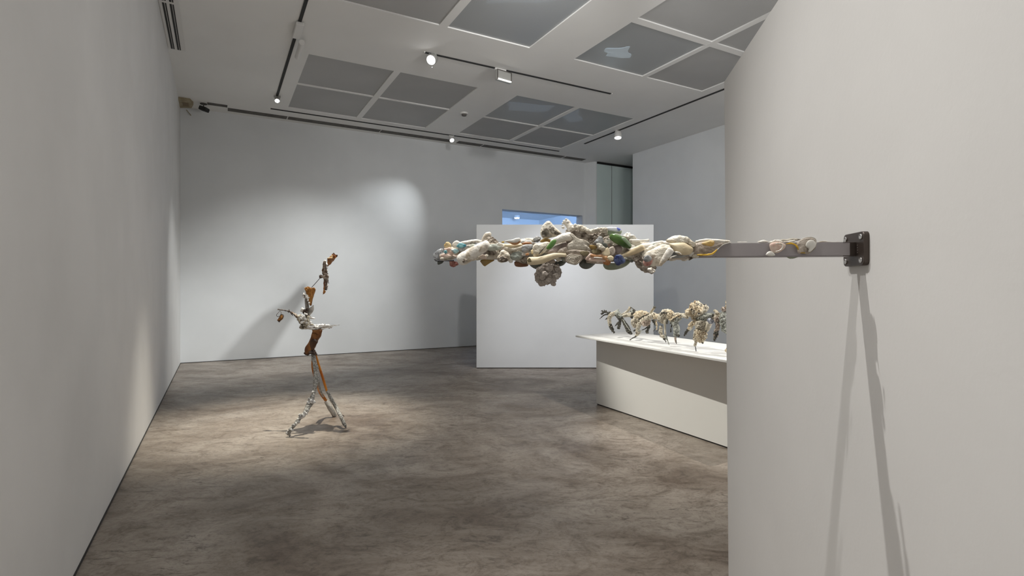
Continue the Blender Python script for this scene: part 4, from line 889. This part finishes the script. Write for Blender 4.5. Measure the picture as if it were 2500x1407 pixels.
# ------------------------------------------------------------------ bone procession on the plinth
def yproc(x):
    r = (x-1250)/F           # plane X = 1.777-.40*(Y-5.13)
    return (1.777+.40*5.13)/(r+.40)
Ha = Frame(1455, 720, 10.053, yproc); Hb = Frame(1600, 720, 8.795, yproc)
pr = empty('bone_procession_sculpture', (1.6, 5.6, tz), 'row of joined bone and driftwood creatures standing on the white plinth', 'sculpture')
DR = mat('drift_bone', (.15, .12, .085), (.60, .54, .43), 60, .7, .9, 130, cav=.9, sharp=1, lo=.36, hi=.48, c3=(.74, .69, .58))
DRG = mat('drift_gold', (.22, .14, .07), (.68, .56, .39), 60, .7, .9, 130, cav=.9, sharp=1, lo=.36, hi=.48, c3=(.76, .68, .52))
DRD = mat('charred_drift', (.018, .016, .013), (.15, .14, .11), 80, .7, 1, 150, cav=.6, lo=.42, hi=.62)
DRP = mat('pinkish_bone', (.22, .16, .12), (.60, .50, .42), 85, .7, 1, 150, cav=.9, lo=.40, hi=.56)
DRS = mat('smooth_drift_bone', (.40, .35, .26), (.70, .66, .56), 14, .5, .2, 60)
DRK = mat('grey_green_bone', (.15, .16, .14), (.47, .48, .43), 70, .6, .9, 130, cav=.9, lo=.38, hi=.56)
CRAG = ('drift_bone', 'drift_gold', 'charred_drift', 'pinkish_bone', 'grey_green_bone')
def PB_(fr, nm, m, pts, d=0, th=.7, rough=.015, freq=30, label=None, **k): return blob(fr, nm, m, pts, d, th, rough, freq, pr, label, N=72, M=16, ridged=m.name in CRAG, **k)
def PT(fr, nm, m, path, d=0, flat=1, rough=.014, freq=32, label=None, **k):
    k.setdefault('steps', 24*len(path)); k.setdefault('n', 26); return tube(fr, nm, m, path, d, flat, rough, freq, pr, label, ridged=m.name in CRAG, **k)
PT(Ha, 'leg', DR, [(520, 410, 34), (450, 460, 48), (370, 500, 52), (325, 590, 46), (335, 700, 42), (370, 800, 40)], label='mottled curved foreleg')
PT(Ha, 'leg_tip', DRD, [(345, 740, 38), (390, 840, 40), (440, 925, 24)], .01)
PT(Ha, 'horn', DRK, [(480, 430, 24), (520, 390, 20), (555, 360, 14)], rough=.004)
for pth in (((330, 470), (250, 420), (200, 385)), ((300, 480), (200, 500), (95, 590)), ((340, 520), (280, 570), (225, 612)), ((260, 430), (180, 430), (110, 470)), ((200, 440), (160, 400), (125, 400)), ((240, 420), (210, 390), (205, 370)), ((270, 440), (250, 400), (255, 380)), ((180, 450), (140, 480), (135, 495)), ((310, 480), (320, 430), (315, 405)), ((350, 470), (350, 430), (345, 405)), ((290, 560), (285, 590), (260, 600)), ((220, 430), (170, 415), (150, 380))):
    PT(Ha, 'twig', DRD, [(*pth[0], 20), (*pth[1], 16), (*pth[2], 7)], random.uniform(-.03, .03), 1, .004, 60, n=10, steps=18)
PB_(Ha, 'shoulder', DRK, [(460, 440), (540, 395), (590, 430), (630, 520), (570, 570), (500, 500)], .0)
PT(Ha, 'shoulder_link', DRK, [(560, 470, 40), (620, 520, 36), (700, 520, 34)], -.02)
PT(Ha, 'leg', DRD, [(480, 500, 24), (550, 570, 32), (590, 640, 40), (570, 740, 38), (555, 820, 36)], -.03)
PT(Ha, 'twig', DRD, [(560, 670, 18), (510, 720, 14), (460, 772, 7)], -.02, n=10)
PT(Ha, 'leg', DRD, [(630, 570, 30), (700, 690, 42), (760, 790, 52), (800, 880, 56), (870, 955, 26)], .0, label='charred splayed leg')
PT(Ha, 'splinter', DRK, [(660, 600, 8), (740, 740, 10), (830, 870, 8)], .05, rough=.003)
PT(Ha, 'jaw_bone', DRS, [(615, 495, 12), (700, 440, 16), (790, 390, 30), (830, 340, 34), (820, 300, 22)], .03, rough=.004, label='pale jaw bone rising to a point')
PT(Ha, 'splinter', DRD, [(850, 310, 14), (920, 350, 9), (985, 402, 7)], .03, rough=.002, n=10)
PT(Ha, 'neck', DR, [(670, 520, 34), (770, 495, 55), (880, 495, 50)], .02)
PT(Ha, 'neck', DRD, [(920, 390, 36), (905, 470, 40), (885, 560, 34)], .03)
PT(Ha, 'head_bone', DRK, [(870, 390, 30), (900, 430, 40)], .05)
PB_(Ha, 'body', DRG, [(930, 480), (1000, 415), (1090, 392), (1200, 425), (1300, 450), (1260, 530), (1100, 570), (960, 570)], .02, label='golden cream back bone')
PB_(Ha, 'body', DR, [(870, 640), (930, 580), (1050, 580), (1090, 680), (1030, 770), (950, 800), (890, 740)], .03)
PT(Ha, 'body', DR, [(1040, 740, 45), (1150, 650, 70), (1270, 570, 75), (1400, 500, 55), (1440, 470, 40)], .04, label='slanting rough bone')
PB_(Ha, 'body', DRP, [(1130, 700), (1180, 620), (1300, 590), (1330, 680), (1260, 760), (1170, 770)], .05, label='pinkish bone chunk')
PT(Ha, 'strut', DRD, [(1060, 600, 16), (1150, 540, 20), (1300, 470, 14)], .07, rough=.004)
PT(Ha, 'horn', DRS, [(1350, 450, 42), (1385, 380, 32), (1435, 310, 28)], .02, rough=.003, label='pale horn with a dark tip')
PT(Ha, 'horn_tip', DRD, [(1430, 305, 30), (1448, 312, 28)], .022, rough=.002)
PT(Ha, 'leg', DR, [(1060, 740, 50), (1030, 830, 48), (1030, 920, 56), (1000, 990, 36)], .04)
PT(Ha, 'leg_tip', DRD, [(1000, 960, 30), (975, 1025, 20), (900, 1065, 12), (835, 1110, 11)], .0, rough=.003)
PT(Ha, 'leg_spur', DRD, [(990, 830, 16), (940, 880, 24)], .05)
PT(Ha, 'leg_spur', DRK, [(1040, 880, 20), (1110, 890, 18)], .05)
PT(Ha, 'leg', DRD, [(1300, 720, 36), (1280, 830, 30), (1250, 900, 34), (1280, 935, 26)], -.02)
PT(Ha, 'twig', DRD, [(1250, 800, 16), (1200, 840, 13), (1130, 865, 8)], -.01, rough=.003, n=10)
PT(Ha, 'leg', DRD, [(1400, 620, 30), (1440, 700, 20), (1460, 760, 14)], -.03)
PT(Ha, 'leg', DRG, [(1470, 640, 26), (1490, 740, 20), (1490, 850, 16)], .0, rough=.004)
PT(Ha, 'twig', DRD, [(1460, 830, 12), (1430, 870, 10), (1410, 895, 6)], .0, rough=.002, n=10)
PT(Ha, 'twig', DRD, [(1620, 760, 12), (1560, 840, 12), (1485, 905, 7)], .03, rough=.002, n=10)
PT(Hb, 'body_link', DRG, [(-60, 470, 45), (20, 470, 55), (110, 470, 62)], .03)
PT(Hb, 'splinter', DRK, [(-70, 500, 8), (40, 450, 9), (110, 400, 10)], .06, rough=.003)
PB_(Hb, 'body', DR, [(60, 500), (100, 410), (170, 330), (260, 310), (300, 400), (250, 520), (200, 610), (110, 600)], .04, label='cream ribcage bone')
PB_(Hb, 'body', DRG, [(250, 360), (330, 330), (390, 380), (420, 450), (340, 560), (270, 500)], .04)
PT(Hb, 'body_notch', DRD, [(130, 395, 16), (190, 385, 20), (240, 395, 16)], .11, rough=.006)
PT(Hb, 'body_notch', DRD, [(250, 540, 22), (245, 620, 18)], .10, rough=.004)
PT(Hb, 'leg_bone', DRS, [(205, 560, 24), (205, 700, 22), (215, 840, 24)], .07, rough=.003, label='smooth tan leg bone')
PT(Hb, 'leg', DR, [(110, 690, 30), (120, 790, 44), (120, 870, 36), (180, 900, 34)], .05)
PT(Hb, 'leg_tip', DRD, [(180, 880, 30), (200, 950, 26), (225, 1010, 12)], .03)
PT(Hb, 'leg_tip', DRK, [(220, 880, 26), (255, 970, 16), (295, 1075, 7)], .06, rough=.003)
PT(Hb, 'shoulder_link', DR, [(390, 450, 50), (500, 440, 52), (600, 445, 44), (690, 480, 36)], .02, label='long arm bone link')
PT(Hb, 'body', DRG, [(330, 540, 40), (420, 500, 45), (520, 460, 40)], .05)
PT(Hb, 'body', DRK, [(330, 600, 30), (430, 570, 50), (520, 500, 45)], .03)
PT(Hb, 'leg', DRK, [(430, 600, 60), (440, 700, 70), (460, 790, 66), (430, 870, 45)], .03, label='grey hanging torso')
PT(Hb, 'leg_spur', DRD, [(370, 640, 22), (340, 700, 14), (330, 800, 14)], .03, rough=.004)
PT(Hb, 'leg_spur', DRD, [(440, 865, 20), (500, 880, 28)], .06, rough=.004)
PT(Hb, 'leg_tip', DRP, [(430, 890, 26), (430, 960, 22), (450, 1050, 9)], .02, rough=.004)
PT(Hb, 'leg_tip', DRD, [(445, 980, 9), (452, 1052, 8)], .03, rough=.002, n=8)
PT(Hb, 'splinter', DRD, [(340, 560, 8), (450, 490, 10), (560, 430, 8)], .10, rough=.003)
PB_(Hb, 'head', DRG, [(640, 410), (655, 345), (720, 300), (780, 220), (850, 155), (960, 180), (1050, 240), (1060, 340), (980, 430), (860, 480), (730, 460)], .05, .6, .020, 26, 'large porous cream skull-like bone')
PT(Hb, 'head_ridge', DRS, [(1120, 270, 30), (1080, 320, 44), (1020, 380, 40), (920, 440, 34), (860, 490, 26)], .08, rough=.008)
for (x, y, r) in ((845, 160, 22), (900, 200, 30), (980, 220, 30), (1080, 260, 34), (770, 250, 32), (690, 350, 34), (680, 410, 36), (740, 400, 40), (820, 380, 36), (870, 300, 36), (930, 360, 32), (780, 320, 26)):
    PB_(Hb, 'bone_chip', DRG if x % 20 else DR, [(x+r*math.cos(a)*random.uniform(.7, 1.3), y+r*math.sin(a)*random.uniform(.7, 1.3)) for a in [i*math.pi/3+x for i in range(6)]], .12, .7, .012, 60)
for (x, y) in ((770, 320), (1050, 215), (830, 340), (930, 400)):
    PB_(Hb, 'eye_hole', DRD, [(x-22, y), (x, y-13), (x+24, y-4), (x+4, y+13)], .15, .5, .004, 60)
PT(Hb, 'neck', DRG, [(800, 500, 44), (850, 540, 50), (900, 590, 50)], .06)
PT(Hb, 'leg', DRG, [(840, 590, 44), (770, 640, 46), (720, 720, 38)], .05)
PT(Hb, 'leg_tip', DRD, [(715, 740, 30), (670, 800, 28), (610, 878, 16)], .04, label='black pointed foot')
PT(Hb, 'leg_tip', DRS, [(780, 700, 26), (750, 760, 14)], .06, rough=.004)
PT(Hb, 'shoulder', DRK, [(900, 520, 34), (1000, 480, 48), (1120, 450, 54), (1230, 450, 50)], .06, label='grey green shoulder bone')
PT(Hb, 'shoulder', DRK, [(1000, 560, 30), (1100, 520, 40), (1200, 500, 40)], .04)
PB_(Hb, 'blue_shard', mat('blue_grey_shard', (.14, .16, .22), (.55, .57, .62), 60, .3), [(1110, 530), (1180, 500), (1260, 560), (1220, 625), (1140, 600)], .09, .5, .004, 50, 'blue grey shard')
PB_(Hb, 'body', DR, [(870, 600), (960, 550), (1080, 560), (1100, 640), (1060, 760), (930, 740), (870, 680)], .06)
PB_(Hb, 'belly', DRG, [(880, 800), (930, 760), (1050, 770), (1110, 860), (1050, 970), (960, 1020), (880, 960)], .07, .6, .016, 50, 'crusty cream leg mass')
PT(Hb, 'leg', DR, [(900, 680, 40), (870, 800, 45), (860, 900, 50), (860, 1000, 40), (850, 1090, 22)], .06)
PT(Hb, 'pin', WIRE, [(855, 1080, 8), (865, 1150, 9), (876, 1218, 9)], .0, rough=0, n=10, label='dark metal pin')
PT(Hb, 'leg_spur', DRD, [(990, 1000, 26), (1020, 1035, 22)], .06, rough=.004)
PB_(Hb, 'bone_chip', DR, [(1060, 880), (1110, 870), (1100, 930), (1060, 920)], .07)
PT(Hb, 'leg_bone', DRS, [(1165, 600, 60), (1130, 690, 56), (1095, 770, 46)], .03, rough=.002, label='smooth cream bone cylinder')
PB_(Hb, 'eye_hole', DRD, [(1060, 790), (1090, 765), (1100, 790)], .06, .5, .003)
PT(Hb, 'body_link', DR, [(1220, 480, 50), (1300, 470, 56), (1400, 440, 50), (1480, 420, 50)], .04)
PB_(Hb, 'body', DRP, [(1260, 540), (1310, 480), (1380, 500), (1370, 590), (1290, 600)], .09, .6, .006)
PT(Hb, 'body_notch', DRD, [(1280, 600, 12), (1370, 595, 16)], .10, rough=.003)
PT(Hb, 'wing', DRS, [(1250, 345, 16), (1285, 350, 28), (1330, 400, 40)], .06, rough=.006, label='pale curled wing bone')
PT(Hb, 'leg', DRP, [(1340, 620, 46), (1340, 700, 40), (1310, 790, 46), (1300, 870, 50)], .03)
PT(Hb, 'leg_tip', DRD, [(1320, 790, 40), (1290, 880, 44), (1270, 975, 18)], .04, label='dark charred hind foot')
PB_(Hb, 'body', DRK, [(1400, 450), (1450, 360), (1560, 340), (1700, 500), (1680, 760), (1560, 860), (1440, 760), (1400, 600)], .04, .6, .014)
PB_(Hb, 'head', DRP, [(1420, 290), (1480, 260), (1560, 270), (1560, 340), (1450, 360)], .07, .6, .008)
PT(Hb, 'spire', DRG, [(1560, 250, 60), (1530, 200, 34), (1540, 130, 18), (1540, 80, 12)], .06, label='ochre spire with a pink tip')
PT(Hb, 'leg', DRS, [(1550, 860, 12), (1553, 950, 10), (1555, 1010, 8)], .03, rough=.002)
PB_(Hb, 'foot', DRG, [(1490, 1200), (1540, 1140), (1600, 1080), (1650, 1230), (1560, 1250)], .0, .5, .006)
PT(Hb, 'rear_body', DR, [(1600, 500, 120), (1750, 520, 100), (1900, 560, 80)], .0)
PT(Hb, 'leg', DR, [(1650, 700, 70), (1660, 1000, 50), (1650, 1290, 20)], .0)
